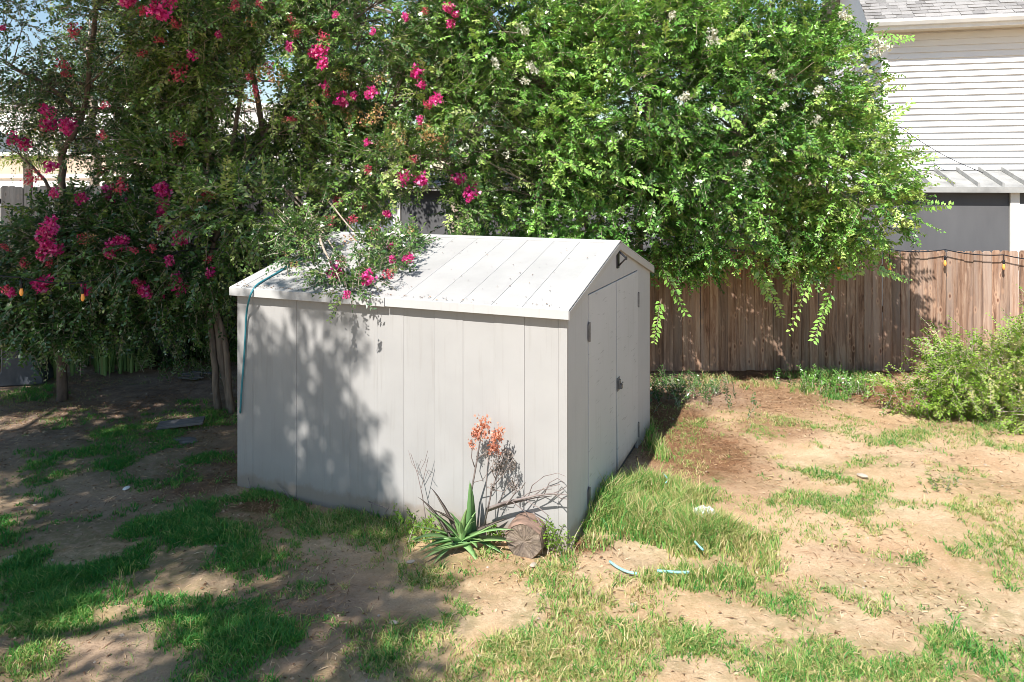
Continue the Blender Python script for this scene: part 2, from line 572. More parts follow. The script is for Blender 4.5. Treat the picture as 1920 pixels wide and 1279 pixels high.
def thing(name, label, cat, loc=(0, 0, 0), rz=0.0, group=None):
    o = bpy.data.objects.new(name, None)
    o.empty_display_size = 0.2
    COL.objects.link(o)
    o.location = loc
    o.rotation_euler = (0, 0, rz)
    return tag(o, label, cat, group)


def np_mesh(name, V, Q, mat, tint=None, tri=False):
    """V (n,3), Q (m,4 or 3) -> mesh, tint per face"""
    me = bpy.data.meshes.new(name)
    k = Q.shape[1]
    me.vertices.add(len(V))
    me.vertices.foreach_set('co', np.ascontiguousarray(V, dtype=np.float32).ravel())
    me.loops.add(Q.size)
    me.loops.foreach_set('vertex_index', np.ascontiguousarray(Q, dtype=np.int32).ravel())
    me.polygons.add(len(Q))
    me.polygons.foreach_set('loop_start', np.arange(0, Q.size, k, dtype=np.int32))
    if tint is not None:
        a = me.attributes.new('tint', 'FLOAT', 'FACE')
        a.data.foreach_set('value', np.ascontiguousarray(tint, dtype=np.float32))
    me.materials.append(mat)
    me.update(calc_edges=True)
    return me


def nrm(a):
    return a / (np.linalg.norm(a, axis=-1, keepdims=True) + 1e-9)


def leaf_quads(P, A, N, L, W, fold=0.25):
    """P base (n,3), A axis, N normal, L length, W width -> verts (n*4,3), quads"""
    Wd = nrm(np.cross(N, A))
    N2 = np.cross(A, Wd)
    L = L[:, None]
    W = W[:, None]
    mid = P + A * L * 0.45 + N2 * W * fold
    v = np.stack([P, mid - Wd * W * 0.5, P + A * L - N2 * L * 0.12, mid + Wd * W * 0.5], axis=1).reshape(-1, 3)
    q = np.arange(len(P) * 4).reshape(-1, 4)
    return v, q


def sprays(P0, DIR, LEN, tint, nl=20, leafL=0.06, asp=0.52, droop=0.45, rg=RG, jit=0.12, face=None):
    """leafy twigs: leaves in two ranks. returns leaf verts, quads, tints and twig verts, quads"""
    n = len(P0)
    down = np.array([0, 0, -1.0])
    t = np.linspace(0.08, 1.0, nl)[None, :, None]
    DIR = nrm(DIR)
    Lb = LEN[:, None, None]
    pts = P0[:, None, :] + DIR[:, None, :] * Lb * t + down * droop * Lb * t * t
    tg = nrm(DIR[:, None, :] + down * 2 * droop * t)
    upv = np.array([0, 0, 1.0]) + rg.normal(0, 0.45, (n, 1, 3)) + 0.25 * DIR[:, None, :]
    if face is not None:
        upv = np.array(face) + rg.normal(0, 0.18, (n, 1, 3))
    side = nrm(np.cross(tg, upv))
    up = np.cross(side, tg)
    sg = np.where(np.arange(nl) % 2 == 0, 1.0, -1.0)[None, :, None]
    A = nrm(0.78 * sg * side + 0.55 * tg + rg.normal(0, jit * 1.6, (n, nl, 3)) - 0.10 * up)
    N = nrm(up + rg.normal(0, 0.35, (n, nl, 3)))
    sz = leafL * (0.7 + 0.6 * rg.random((n, nl))) * (1.0 - 0.35 * t[..., 0])
    pts = pts + rg.normal(0, jit * 0.08, pts.shape)
    v, q = leaf_quads(pts.reshape(-1, 3), A.reshape(-1, 3), N.reshape(-1, 3), sz.ravel(), sz.ravel() * asp)
    ti = np.clip(tint[:, None] + rg.normal(0, 0.07, (n, nl)) + 0.12 * t[..., 0] - 0.05, 0, 1).ravel()
    # twigs, three sided, three stations
    ts = np.array([0.0, 0.5, 1.0])[None, :, None]
    c = P0[:, None, :] + DIR[:, None, :] * Lb * ts + down * droop * Lb * ts * ts
    tt = nrm(DIR[:, None, :] + down * 2 * droop * ts)
    a = nrm(np.cross(tt, np.array([0.3, 0.5, 0.81])))
    b = np.cross(tt, a)
    r = (0.0048 * np.array([1.0, 0.7, 0.25]))[None, :, None]
    ring = np.stack([c + (a * math.cos(x) + b * math.sin(x)) * r for x in (0, 2.094, 4.189)], axis=2)   # n,3,3sides,3
    tv = ring.reshape(-1, 3)
    base = (np.arange(n) * 9)[:, None]
    fq = []
    for i in range(2):
        for k in range(3):
            k2 = (k + 1) % 3
            fq.append([i * 3 + k, i * 3 + k2, (i + 1) * 3 + k2, (i + 1) * 3 + k])
    tq = (base[:, :, None] + np.array(fq)[None]).reshape(-1, 4)
    return v, q, ti, tv, tq


class Waves:
    """cheap smooth 3-D noise"""
    def __init__(s, seed, freq, n=14):
        g = np.random.default_rng(seed)
        s.k = nrm(g.normal(0, 1, (n, 3))) * (freq * g.uniform(0.6, 1.6, (n, 1)))
        s.p = g.uniform(0, 6.28, n)
        s.n = n

    def __call__(s, P):
        return np.sin(P @ s.k.T + s.p).sum(1) / math.sqrt(s.n / 2)


def sample_lobes(lobes, n, rg, shell=0.55, gap=None, thr=-0.3):
    """points in a union of ellipsoids, denser towards the outside, thinned by a noise; also outward directions"""
    lb = np.array(lobes, dtype=float)
    wts = (lb[:, 3] * lb[:, 4] + lb[:, 4] * lb[:, 5] + lb[:, 3] * lb[:, 5]) * (lb[:, 6] if lb.shape[1] > 6 else 1.0)
    wts = wts / wts.sum()
    P, O = [], []
    got = 0
    while got < n:
        k = rg.choice(len(lb), n, p=wts)
        d = nrm(rg.normal(0, 1, (n, 3)))
        r = shell + (1 - shell) * rg.random((n, 1)) ** 0.7
        r = np.where(rg.random((n, 1)) < 0.28, rg.random((n, 1)) ** 0.5, r)
        p = lb[k, :3] + d * r * lb[k, 3:6]
        o = nrm(d / lb[k, 3:6])
        ok = np.ones(n, bool)
        if gap is not None:
            ok &= gap(p) > thr + rg.normal(0, 0.25, n)
        # drop points deep inside another lobe
        for j in range(len(lb)):
            q = (p - lb[j, :3]) / lb[j, 3:6]
            ins = (q * q).sum(1) < 0.30
            ok &= ~(ins & (k != j) & (rg.random(n) < 0.8))
        P.append(p[ok])
        O.append(o[ok])
        got += ok.sum()
    return np.concatenate(P)[:n], np.concatenate(O)[:n]


def crown(parent, lobes, n, mat, seed, name='crown', nl=20, leafL=0.06, lo=0.22, hi=0.5, droop=0.4, gapf=2.2, thr=-0.5, tint=(0.35, 0.16), bright=0.2,
          twigs=True, keep=None, shell=0.55, asp=0.52, outw=0.75):
    rg = np.random.default_rng(seed)
    P, O = sample_lobes(lobes, n, rg, shell, Waves(seed + 1, gapf), thr)
    if keep is not None:
        m = keep(P)
        P, O = P[m], O[m]
    n = len(P)
    D = nrm(O * outw + rg.normal(0, 0.55, (n, 3)) + np.array([0, 0, 0.12]))
    L = rg.uniform(lo, hi, n)
    cl = Waves(seed + 2, 1.5)(P)
    ti = tint[0] + cl * 0.10 + rg.normal(0, tint[1], n)
    ti = np.where(rg.random(n) < bright, ti + 0.36, ti)
    v, q, t, tv, tq = sprays(P, D, L, np.clip(ti, 0, 1), nl, leafL, asp, droop, rg)
    c = link(name, np_mesh(name, v, q, mat, t), parent)
    c['kind'] = 'stuff'
    if twigs:
        tw = link('twigs', np_mesh('twigs', tv, tq, M['bark_twig']), parent)
        tw['kind'] = 'stuff'
    return P


def curve_pts(a, b, n, bow, rg):
    a, b = Vector(a), Vector(b)
    L = (b - a).length
    o1 = Vector((rg.uniform(-1, 1), rg.uniform(-1, 1), rg.uniform(-0.4, 0.8))) * bow * L
    o2 = Vector((rg.uniform(-1, 1), rg.uniform(-1, 1), rg.uniform(-0.4, 0.8))) * bow * L
    p1 = a.lerp(b, 0.33) + o1
    p2 = a.lerp(b, 0.66) + o2
    r = []
    for i in range(n + 1):
        t = i / n
        r.append(a * (1 - t) ** 3 + p1 * 3 * t * (1 - t) ** 2 + p2 * 3 * t * t * (1 - t) + b * t ** 3)
    return r


def woody(parent, stems, P, rr, mat, nb=60, br=0.016, seed=3, forks=2, bow=0.12):
    """stems = list of (list of points, base radius, top radius); then branches from the stems to crown points P"""
    rg = random.Random(seed)
    tips = []
    for pts, r0, r1 in stems:
        mb = MB()
        n = len(pts)
        # smooth the polyline
        pp = [Vector(p) for p in pts]
        sm = []
        for i in range(n - 1):
            p0 = pp[max(i - 1, 0)]
            p1 = pp[i]
            p2 = pp[i + 1]
            p3 = pp[min(i + 2, n - 1)]
            for k in range(5):
                t = k / 5
                sm.append(0.5 * ((2 * p1) + (-p0 + p2) * t + (2 * p0 - 5 * p1 + 4 * p2 - p3) * t * t + (-p0 + 3 * p1 - 3 * p2 + p3) * t ** 3))
        sm.append(pp[-1])
        sm = [p + Vector((rg.uniform(-1, 1), rg.uniform(-1, 1), 0)) * r0 * 0.25 for p in sm]
        rad = [(r0 + (r1 - r0) * i / (len(sm) - 1)) * rg.uniform(0.92, 1.08) for i in range(len(sm))]
        mb.tube(sm, rad, 8)
        mb.build('trunk', mat, parent, smooth=True)
        tips += [(p, rd) for p, rd in zip(sm[len(sm) // 3:], rad[len(sm) // 3:])]
    mb = MB()
    idx = [rg.randrange(len(P)) for _ in range(nb)]
    for i in idx:
        e = Vector(P[i])
        p, rd = min(tips, key=lambda q: (q[0] - e).length + rg.uniform(0, 0.9) + (0.6 if q[0].z > e.z else 0))
        c = curve_pts(p, e, 7, bow, rg)
        r = min(rd * 0.7, br * rg.uniform(0.6, 1.5))
        mb.tube(c, [r * (1 - 0.8 * k / 7) for k in range(8)], 5)
        for _ in range(forks):
            s = c[rg.randrange(3, 7)]
            e2 = e + Vector((rg.uniform(-.5, .5), rg.uniform(-.5, .5), rg.uniform(-.35, .4)))
            c2 = curve_pts(s, e2, 4, bow * 1.3, rg)
            mb.tube(c2, [r * 0.45 * (1 - 0.75 * k / 4) for k in range(5)], 4)
    o = mb.build('branches', mat, parent, smooth=True)
    o['kind'] = 'stuff'


def lobe_hit(px, py, lobes, back=0.0):
    """front surface of the lobes along the line of sight of a photo pixel"""
    r = Vector(((px - 960) / F, 1, -(py - HY) / F))
    best = None
    for l in lobes:
        c = Vector(l[:3])
        q = [r[i] / l[3 + i] for i in range(3)]
        o = [((0, 0, CAMH)[i] - c[i]) / l[3 + i] for i in range(3)]
        A = sum(x * x for x in q)
        B = sum(x * y for x, y in zip(q, o))
        C = sum(x * x for x in o) - 1.0
        D = B * B - A * C
        if D > 0:
            s = (-B - math.sqrt(D)) / A
            if best is None or s < best:
                best = s
    if best is None:
        best = min((-(sum((r[i] / l[3 + i]) * (((0, 0, CAMH)[i] - l[i]) / l[3 + i]) for i in range(3))) / sum((r[i] / l[3 + i]) ** 2 for i in range(3)),
                    ) for l in lobes)[0]
    return at(px, py, best + back)


def panicle(name, mat, n=70, rx=0.085, rz=0.11, pet=0.035, seed=0, loose=0.0):
    rg = np.random.default_rng(seed)
    d = nrm(rg.normal(0, 1, (n, 3)))
    # a few knobs on a cone-like cluster
    kn = nrm(rg.normal(0, 1, (6, 3))) * np.array([rx * 0.6, rx * 0.6, rz * 0.65])
    k = rg.integers(0, 6, n)
    p = kn[k] + d * (0.45 + loose * rg.random((n, 1))) * np.array([rx, rx, rz * 0.8]) * rg.uniform(0.5, 1, (n, 1))
    A = nrm(d + rg.normal(0, 0.6, (n, 3)))
    N = nrm(rg.normal(0, 1, (n, 3)))
    L = pet * rg.uniform(0.6, 1.4, n)
    v, q = leaf_quads(p, A, N, L, L * rg.uniform(0.6, 1.1, n), 0.5)
    return np_mesh(name, v, q, mat, np.clip(rg.normal(0.55, 0.25, n), 0, 1))


# ================================================================== THE SETTING: ground
def blob_mask(X, Y, blobs):
    m = np.zeros_like(X)
    for (px, py, rx, ry, a) in blobs:
        c = gp(px, py)
        wx = rx / F * c.y
        wy = abs(gp(px, py - ry).y - gp(px, py + ry).y) / 2
        q = ((X - c.x) / wx) ** 2 + ((Y - c.y) / wy) ** 2
        m = np.maximum(m, a * np.clip(1.45 - q ** 0.6, 0, 1))
    return m


LITTER = [(1300, 840, 150, 75, 0.9), (1260, 780, 90, 60, 1.0), (1420, 740, 230, 40, 0.75), (1650, 735, 120, 30, 0.9), (1280, 725, 80, 30, 1.0), (400, 880, 100, 60, 1.0),
          (500, 945, 90, 25, 1.0), (700, 960, 120, 16, 0.6), (1100, 1020, 50, 20, 1.0), (250, 740, 300, 55, 1.0), (300, 800, 200, 40, 0.7),
          (1450, 800, 100, 30, 0.7), (1500, 700, 300, 14, 1.0), (560, 1130, 140, 70, 0.55), (900, 1060, 130, 25, 0.5), (1400, 930, 130, 30, 0.5), (1700, 850, 130, 25, 0.3),
          (1830, 800, 120, 30, 0.5), (1600, 1040, 160, 30, 0.4), (700, 1180, 100, 30, 0.5), (480, 965, 200, 30, 0.6)]
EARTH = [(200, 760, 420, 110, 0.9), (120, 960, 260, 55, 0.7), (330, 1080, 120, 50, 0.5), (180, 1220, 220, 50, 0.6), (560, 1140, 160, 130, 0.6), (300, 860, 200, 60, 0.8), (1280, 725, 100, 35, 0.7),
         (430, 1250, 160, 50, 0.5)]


#  px, py, rx, ry, blades per m2, height, tint, tint spread, lean
GP = [(248, 1075, 16, 10, 1500, .17, .34, .1, .4), (275, 1100, 26, 12, 1500, .12, .32, .1, .5), (470, 1000, 40, 12, 1500, .10, .3, .1, .5), (975, 1050, 55, 9, 2600, .085, .38, .12, .6), (1040, 1040, 40, 10, 1800, .09, .36, .12, .6), (870, 1040, 70, 10, 1700, .07, .36, .12, .7), (100, 1000, 150, 50, 1700, .055, .16, .1, .7), (300, 1045, 180, 50, 2000, .06, .16, .1, .7), (420, 1000, 100, 40, 2000, .065, .17, .1, .7), (210, 1110, 200, 40, 1900, .06, .17, .1, .7), (60, 1080, 120, 50, 2100, .06, .17, .1, .7), (430, 950, 60, 20, 1800, .07, .18, .1, .7), (520, 1100, 120, 30, 800, .05, .26, .14, .8),
      (380, 960, 120, 30, 2200, .06, .18, .1, .7), (30, 1020, 70, 30, 1200, .05, .22, .14, .7), (250, 1020, 130, 40, 2300, .06, .16, .1, .7), (60, 1160, 90, 24, 1800, .055, .2, .12, .7), (330, 1090, 60, 18, 1200, .05, .24, .14, .7), (600, 985, 60, 22, 1400, .07, .22, .1, .6),
      (540, 1160, 90, 30, 700, .05, .3, .16, .8), (340, 1170, 90, 24, 1300, .055, .2, .12, .7), (160, 1120, 90, 20, 1700, .06, .18, .1, .7), (30, 930, 60, 20, 800, .05, .16, .1, .7), (400, 900, 50, 14, 500, .05, .3, .2, .8), (300, 880, 120, 26, 1300, .05, .1, .08, .7), (150, 800, 100, 24, 600, .05, .1, .08, .7),
      (690, 1245, 90, 36, 1700, .055, .32, .14, .8), (880, 1200, 110, 26, 1200, .05, .38, .14, .8), (620, 1275, 60, 24, 1500, .05, .3, .14, .8), (960, 1110, 120, 26, 1000, .055, .44, .15, .8), (1100, 1080, 120, 20, 900, .06, .48, .15, .8), (1010, 1215, 90, 30, 1300, .055, .34, .12, .8), (1200, 1240, 90, 34, 1600, .06, .30, .1, .8),
      (1430, 1180, 110, 26, 1300, .055, .36, .12, .8), (1560, 1200, 90, 26, 1200, .055, .32, .12, .8), (1560, 1270, 120, 20, 1500, .06, .28, .1, .8), (1730, 1180, 100, 26, 900, .05, .34, .12, .8), (1570, 1100, 90, 22, 900, .05, .36, .14, .8), (1890, 1090, 50, 30, 1200, .055, .3, .12, .8), (1900, 1000, 50, 30, 900, .05, .38, .14, .8),
      (1700, 990, 80, 18, 700, .05, .4, .15, .8), (1740, 950, 60, 14, 700, .05, .42, .15, .8), (1480, 900, 90, 16, 600, .05, .42, .16, .8), (1620, 905, 90, 14, 800, .05, .36, .14, .8), (1760, 800, 70, 12, 700, .05, .36, .14, .8), (1570, 780, 90, 12, 500, .05, .46, .16, .8), (1400, 780, 110, 12, 500, .05, .5, .16, .8), (1300, 880, 70, 16, 500, .05, .52, .16, .8),
      (880, 1085, 60, 20, 1000, .06, .48, .15, .7), (820, 1000, 60, 20, 1500, .08, .3, .12, .6), (980, 1075, 70, 16, 1000, .08, .42, .14, .7), (760, 975, 40, 16, 1800, .10, .26, .1, .6), (1230, 930, 60, 26, 2000, .15, .36, .1, .7), (660, 960, 50, 10, 1500, .07, .24, .1, .6),
      (220, 845, 150, 45, 1500, .05, .08, .08, .7), (100, 880, 60, 25, 900, .05, .12, .1, .7), (330, 985, 150, 50, 2600, .06, .16, .1, .7), (150, 1060, 180, 55, 2600, .06, .16, .1, .7), (60, 1105, 100, 50, 2600, .06, .18, .1, .7),
      (255, 1110, 70, 30, 2200, .11, .26, .1, .6), (400, 1135, 110, 35, 2400, .055, .16, .1, .7), (440, 1205, 110, 60, 2900, .06, .16, .08, .7), (45, 1240, 65, 32, 3000, .06, .24, .08, .7), (210, 1165, 120, 25, 1700, .05, .2, .12, .7),
      (500, 1060, 90, 28, 1200, .06, .22, .12, .7), (700, 985, 105, 26, 2600, .09, .24, .1, .6), (560, 1020, 70, 28, 900, .06, .26, .14, .7), (470, 1275, 90, 30, 2600, .06, .16, .08, .7), (90, 960, 80, 14, 700, .05, .2, .15, .7),
      (640, 1230, 70, 50, 1100, .055, .3, .15, .8), (750, 1180, 90, 32, 1500, .06, .28, .14, .8), (800, 1265, 160, 36, 1500, .045, .42, .16, .9), (860, 1160, 45, 25, 1700, .055, .26, .1, .8), (925, 1215, 32, 25, 1700, .055, .32, .1, .8),
      (1000, 1165, 55, 48, 2400, .07, .24, .1, .8), (1070, 1130, 120, 60, 1500, .08, .44, .12, .7), (1130, 1195, 110, 50, 1700, .075, .42, .12, .7), (920, 1055, 160, 32, 1500, .07, .48, .16, .7), (760, 1030, 90, 35, 1000, .07, .45, .16, .7),
      (1180, 965, 110, 52, 3000, .20, .27, .10, .75), (1110, 930, 40, 22, 1600, .22, .24, .08, .6), (1265, 1000, 80, 40, 2600, .15, .34, .10, .7), (1140, 1005, 50, 28, 900, .12, .45, .15, .7), (1075, 960, 14, 28, 1300, .26, .18, .08, .5),
      (1365, 1025, 85, 55, 2500, .11, .46, .10, .7), (1305, 1085, 95, 50, 2400, .10, .40, .10, .7), (1420, 1115, 95, 36, 2000, .06, .28, .10, .8), (1500, 1150, 85, 30, 2300, .06, .24, .08, .8), (1240, 1070, 60, 30, 1500, .09, .44, .1, .7),
      (1330, 1205, 70, 28, 1600, .06, .26, .1, .8), (1290, 1200, 32, 32, 2200, .08, .2, .08, .7), (1500, 1235, 130, 48, 1700, .055, .32, .12, .8), (1640, 1215, 95, 40, 1400, .055, .30, .10, .8), (1830, 1235, 120, 52, 2600, .07, .22, .08, .8),
      (1690, 1262, 140, 30, 1600, .06, .28, .12, .8), (1650, 1105, 130, 45, 1300, .055, .32, .12, .8), (1760, 1105, 100, 40, 1400, .055, .30, .12, .8), (1855, 1150, 90, 48, 1700, .06, .26, .1, .8), (1895, 1190, 50, 40, 2000, .06, .24, .1, .8),
      (1850, 1040, 65, 58, 1500, .055, .30, .12, .8), (1840, 985, 60, 25, 900, .05, .4, .15, .8), (1570, 940, 95, 26, 1700, .055, .26, .12, .8), (1665, 948, 60, 18, 1100, .05, .36, .12, .8), (1555, 880, 75, 26, 1400, .055, .3, .12, .8),
      (1645, 868, 60, 16, 1300, .05, .36, .12, .8), (1850, 920, 85, 38, 1300, .05, .44, .14, .8), (1800, 890, 60, 22, 900, .05, .46, .14, .8), (1690, 825, 65, 18, 1300, .06, .26, .1, .8), (1480, 790, 45, 12, 800, .05, .36, .1, .8), (1310, 930, 34, 12, 1800, .06, .2, .08, .8),
      (1345, 897, 20, 8, 1800, .06, .2, .08, .8), (1700, 1050, 65, 22, 1000, .05, .34, .14, .8), (1690, 1075, 30, 20, 900, .05, .3, .14, .8), (1590, 990, 50, 15, 700, .05, .55, .14, .8), (1225, 830, 12, 40, 900, .16, .22, .1, .6), (1395, 850, 100, 14, 350, .05, .6, .15, .9),
      (1545, 712, 70, 18, 600, .13, .15, .1, .9), (1560, 745, 55, 16, 900, .08, .25, .12, .7), (1430, 715, 200, 12, 350, .09, .45, .2, .7), (1330, 770, 90, 16, 300, .06, .5, .2, .7), (1800, 830, 90, 14, 500, .05, .35, .15, .8), (1900, 805, 40, 16, 1500, .07, .2, .08, .7), (1770, 846, 50, 10, 500, .05, .4, .15, .8),
      (600, 1090, 120, 50, 260, .04, .55, .2, 1.0), (720, 1120, 110, 40, 260, .05, .55, .2, 1.0), (1500, 1050, 200, 60, 130, .05, .6, .2, .9), (1000, 1250, 150, 30, 500, .05, .45, .16, .9), (1130, 1260, 90, 25, 1500, .06, .32, .1, .8), (1220, 1140, 70, 40, 900, .06, .42, .14, .8),
      (390, 660, 120, 14, 700, .10, .12, .08, .6), (420, 770, 40, 40, 500, .06, .1, .1, .7), (60, 740, 60, 16, 500, .07, .12, .1, .7), (330, 780, 120, 30, 300, .05, .12, .1, .7), (880, 1120, 120, 40, 500, .055, .5, .16, .9), (1400, 1270, 90, 16, 1300, .06, .3, .1, .8), (1575, 1020, 60, 16, 250, .05, .5, .2, .9)]


def make_ground():
    xs = np.concatenate([[-300, -120, -60, -30, -16, -12], np.arange(-10, 10.001, 0.07), [12, 16, 30, 60, 120, 300]])
    ys = np.concatenate([[-120, -40, -12, -4, 0, 2], np.arange(3.4, 13.9, 0.07), [15, 18, 24, 40, 80, 160, 400]])
    X, Y = np.meshgrid(xs, ys)
    P = np.stack([X.ravel(), Y.ravel(), np.zeros(X.size)], 1)
    near = np.clip(1 - np.maximum(np.abs(P[:, 0]) - 9, 0), 0, 1) * np.clip((P[:, 1] - 3.2) * 2, 0, 1) * np.clip(14.2 - P[:, 1], 0, 1)
    z = 0.016 * Waves(5, 2.0)(P) + 0.010 * Waves(6, 6.5)(P) + 0.005 * Waves(8, 17)(P)
    P[:, 2] = z * near - 0.012
    nx, ny = len(xs), len(ys)
    i = np.arange((ny - 1) * (nx - 1))
    r, c = i // (nx - 1), i % (nx - 1)
    Q = np.stack([r * nx + c, r * nx + c + 1, (r + 1) * nx + c + 1, (r + 1) * nx + c], 1)
    me = np_mesh('ground', P, Q, M['ground'])
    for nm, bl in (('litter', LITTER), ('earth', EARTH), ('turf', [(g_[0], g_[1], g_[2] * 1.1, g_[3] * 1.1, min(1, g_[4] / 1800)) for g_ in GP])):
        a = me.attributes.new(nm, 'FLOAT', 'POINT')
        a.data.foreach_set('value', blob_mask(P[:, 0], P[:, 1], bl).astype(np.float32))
    me.polygons.foreach_set('use_smooth', [True] * len(me.polygons))
    o = link('ground', me)
    o['kind'] = 'structure'
    return o


def gz(P):
    near = np.clip(1 - np.maximum(np.abs(P[:, 0]) - 9, 0), 0, 1) * np.clip((P[:, 1] - 3.2) * 2, 0, 1) * np.clip(14.2 - P[:, 1], 0, 1)
    Q = P.copy()
    Q[:, 2] = 0
    return (0.016 * Waves(5, 2.0)(Q) + 0.010 * Waves(6, 6.5)(Q) + 0.005 * Waves(8, 17)(Q)) * near - 0.012


make_ground()

# ================================================================== THE SHED
X0, Y0, YAW = 0.4455, 6.08, 0.389
L, W, H, R, OX, OY = 3.385, 3.2, 1.955, 2.382, 0.035, 0.065
FAS = 0.075


def a_of(px):
    k = (px - 960) / F
    return (X0 - k * Y0) / (math.cos(YAW) + k * math.sin(YAW))


def shed_world(x, y, z):
    c, s = math.cos(YAW), math.sin(YAW)
    return Vector((X0 + x * c + y * s, Y0 - x * s + y * c, z))


def roof_z(y):
    k = (R - H) / (W / 2 + OY)
    return H + k * (y + OY) if y <= W / 2 else H + k * (W + OY - y)


shed = thing('garden_shed', 'white plastic garden shed with low gable roof and double doors', 'shed', (X0, Y0, 0), -YAW)
seams = [a_of(p) for p in (1047, 983, 926, 868, 815, 757, 708, 656, 606, 556, 508, 474)]
edges = [0.0] + seams + [L]
for i in range(len(edges) - 1):
    a0, a1 = edges[i], edges[i + 1]
    g = (0.0010, 0.0004, 0.0007, 0.0003)[i % 4]
    mb = MB()
    mb.box(-a1 + g, -a0 - (g if i else 0), 0.0 + (0.003 if i % 2 else 0), 0.03, -0.06, H - 0.012)
    mb.build('wall_panel', M['shed_wall'], shed, bevel=0.0012)
mb = MB()
mb.box(-L + 0.003, -0.035, 0.012, 0.034, 0.03, H - 0.02)                  # backing behind the joints
mb.build('wall_backing', M['shed_wall'], shed)
for i in range(8):                                                        # rear wall
    mb = MB()
    mb.box(-L * (i + 1) / 8 + 0.003, -L * i / 8 - 0.003, W - 0.03, W, 0.02, H - 0.012)
    mb.build('wall_panel', M['shed_wall'], shed)
mb = MB()
k = (R - H) / (W / 2 + OY)
u = 0.03                                                                   # roof thickness above the walls
mb.prism([(0.031, 0.02), (W - 0.031, 0.02), (W - 0.031, roof_z(W) - u), (W / 2, R - u), (0.031, roof_z(0) - u)], 'x', -L, -L + 0.03)
mb.build('gable_panel', M['shed_gable'], shed, bevel=0.003)
DL, DR, DT, DM = 0.60, 2.52, 1.985, 1.575
mb = MB()
mb.prism([(0.0315, -0.06), (DL - 0.005, -0.06), (DL - 0.005, roof_z(DL) - u), (0.0315, roof_z(0.03) - u)], 'x', -0.03, -0.001)
mb.build('gable_panel', M['shed_gable'], shed, bevel=0.004)
mb = MB()
mb.prism([(DR + 0.005, -0.06), (W - 0.0315, -0.06), (W - 0.0315, roof_z(W - 0.03) - u), (DR + 0.005, roof_z(DR) - u)], 'x', -0.03, -0.001)
mb.build('gable_panel', M['shed_gable'], shed, bevel=0.004)
mb = MB()
mb.prism([(DL - 0.003, DT + 0.008), (DR + 0.003, DT + 0.008), (DR + 0.003, roof_z(DR) - u), (W / 2, R - u), (DL - 0.003, roof_z(DL) - u)], 'x', -0.03, 0.004)
mb.build('gable_panel', M['shed_gable'], shed, bevel=0.004)
mb = MB()
mb.box(-0.06, -0.034, DL - 0.05, DR + 0.05, 0.02, DT + 0.06)
mb.build('door_backing', M['dark_plastic'], shed)
for (y0, y1, zb0, zb1, pin) in ((DL, DM - 0.005, 0.05, 0.06, 'a'), (DM + 0.010, DR, 0.075, 0.10, 'b')):
    mb = MB()
    if pin == 'a':
        mb.prism([(y0 + .004, zb0), (y1, zb1), (y1, DT), (y0 + .004, DT)], 'x', -0.028, 0.004)
    else:                                       # the right leaf bows out a little at the foot
        mb.prism([(y0 + .035, zb0), (y1 - .004, zb1), (y1 - .004, DT), (y0, DT), (y0, 0.75)], 'x', -0.028, 0.007)
    d = mb.build('door', M['shed_door'], shed, bevel=0.004)
    hy = y0 - 0.004 if pin == 'a' else y1 + 0.004
    for hz in (0.21, 1.66):
        h = MB()
        h.tube([(0.012, hy, hz - 0.085), (0.012, hy, hz + 0.085)], 0.011, 8)
        h.box(0.0075, 0.013, hy - 0.026, hy + 0.026, hz - 0.075, hz + 0.075)
        h.build('hinge', M['hinge_metal'], d, bevel=0.0015)
    if pin == 'b':
        h = MB()
        h.box(0.0075, 0.016, y0 - 0.012, y0 + 0.085, 0.88, 1.01)
        h.box(0.016, 0.030, y0 + 0.012, y0 + 0.062, 0.90, 0.99)
        h.tube([(0.03, y0 + 0.024, .94), (0.055, y0 + 0.024, .965), (0.055, y0 + 0.05, .965), (0.03, y0 + 0.05, .94)], 0.006, 6)
        h.box(0.03, 0.052, y0 + 0.015, y0 + 0.06, 0.902, 0.945)
        h.build('hasp', M['hinge_metal'], d, bevel=0.002)
# small bracket under the peak
mb = MB()
mb.box(0.004, 0.020, W / 2 - 0.035, W / 2 + 0.035, R - 0.27, R - 0.085)
mb.tube([(0.02, W / 2 + 0.012, R - 0.10), (0.095, W / 2 + 0.012, R - 0.165), (0.02, W / 2 + 0.012, R - 0.245)], 0.010, 6)
mb.tube([(0.02, W / 2 - 0.012, R - 0.10), (0.095, W / 2 - 0.012, R - 0.165), (0.02, W / 2 - 0.012, R - 0.245)], 0.010, 6)
mb.box(0.085, 0.103, W / 2 - 0.02, W / 2 + 0.02, R - 0.185, R - 0.15)
mb.build('bracket', M['black_metal'], shed, bevel=0.003)
# roof
ang = math.atan(k)


def slab(y0, y1, x0, x1, up0, up1):
    """slab on a roof slope between y0,y1 (one side), up = offsets above the roof surface"""
    mb = MB()
    p = [(y0, roof_z(y0) + up0), (y1, roof_z(y1) + up0), (y1, roof_z(y1) + up1), (y0, roof_z(y0) + up1)]
    mb.prism(p, 'x', x0, x1)
    return mb


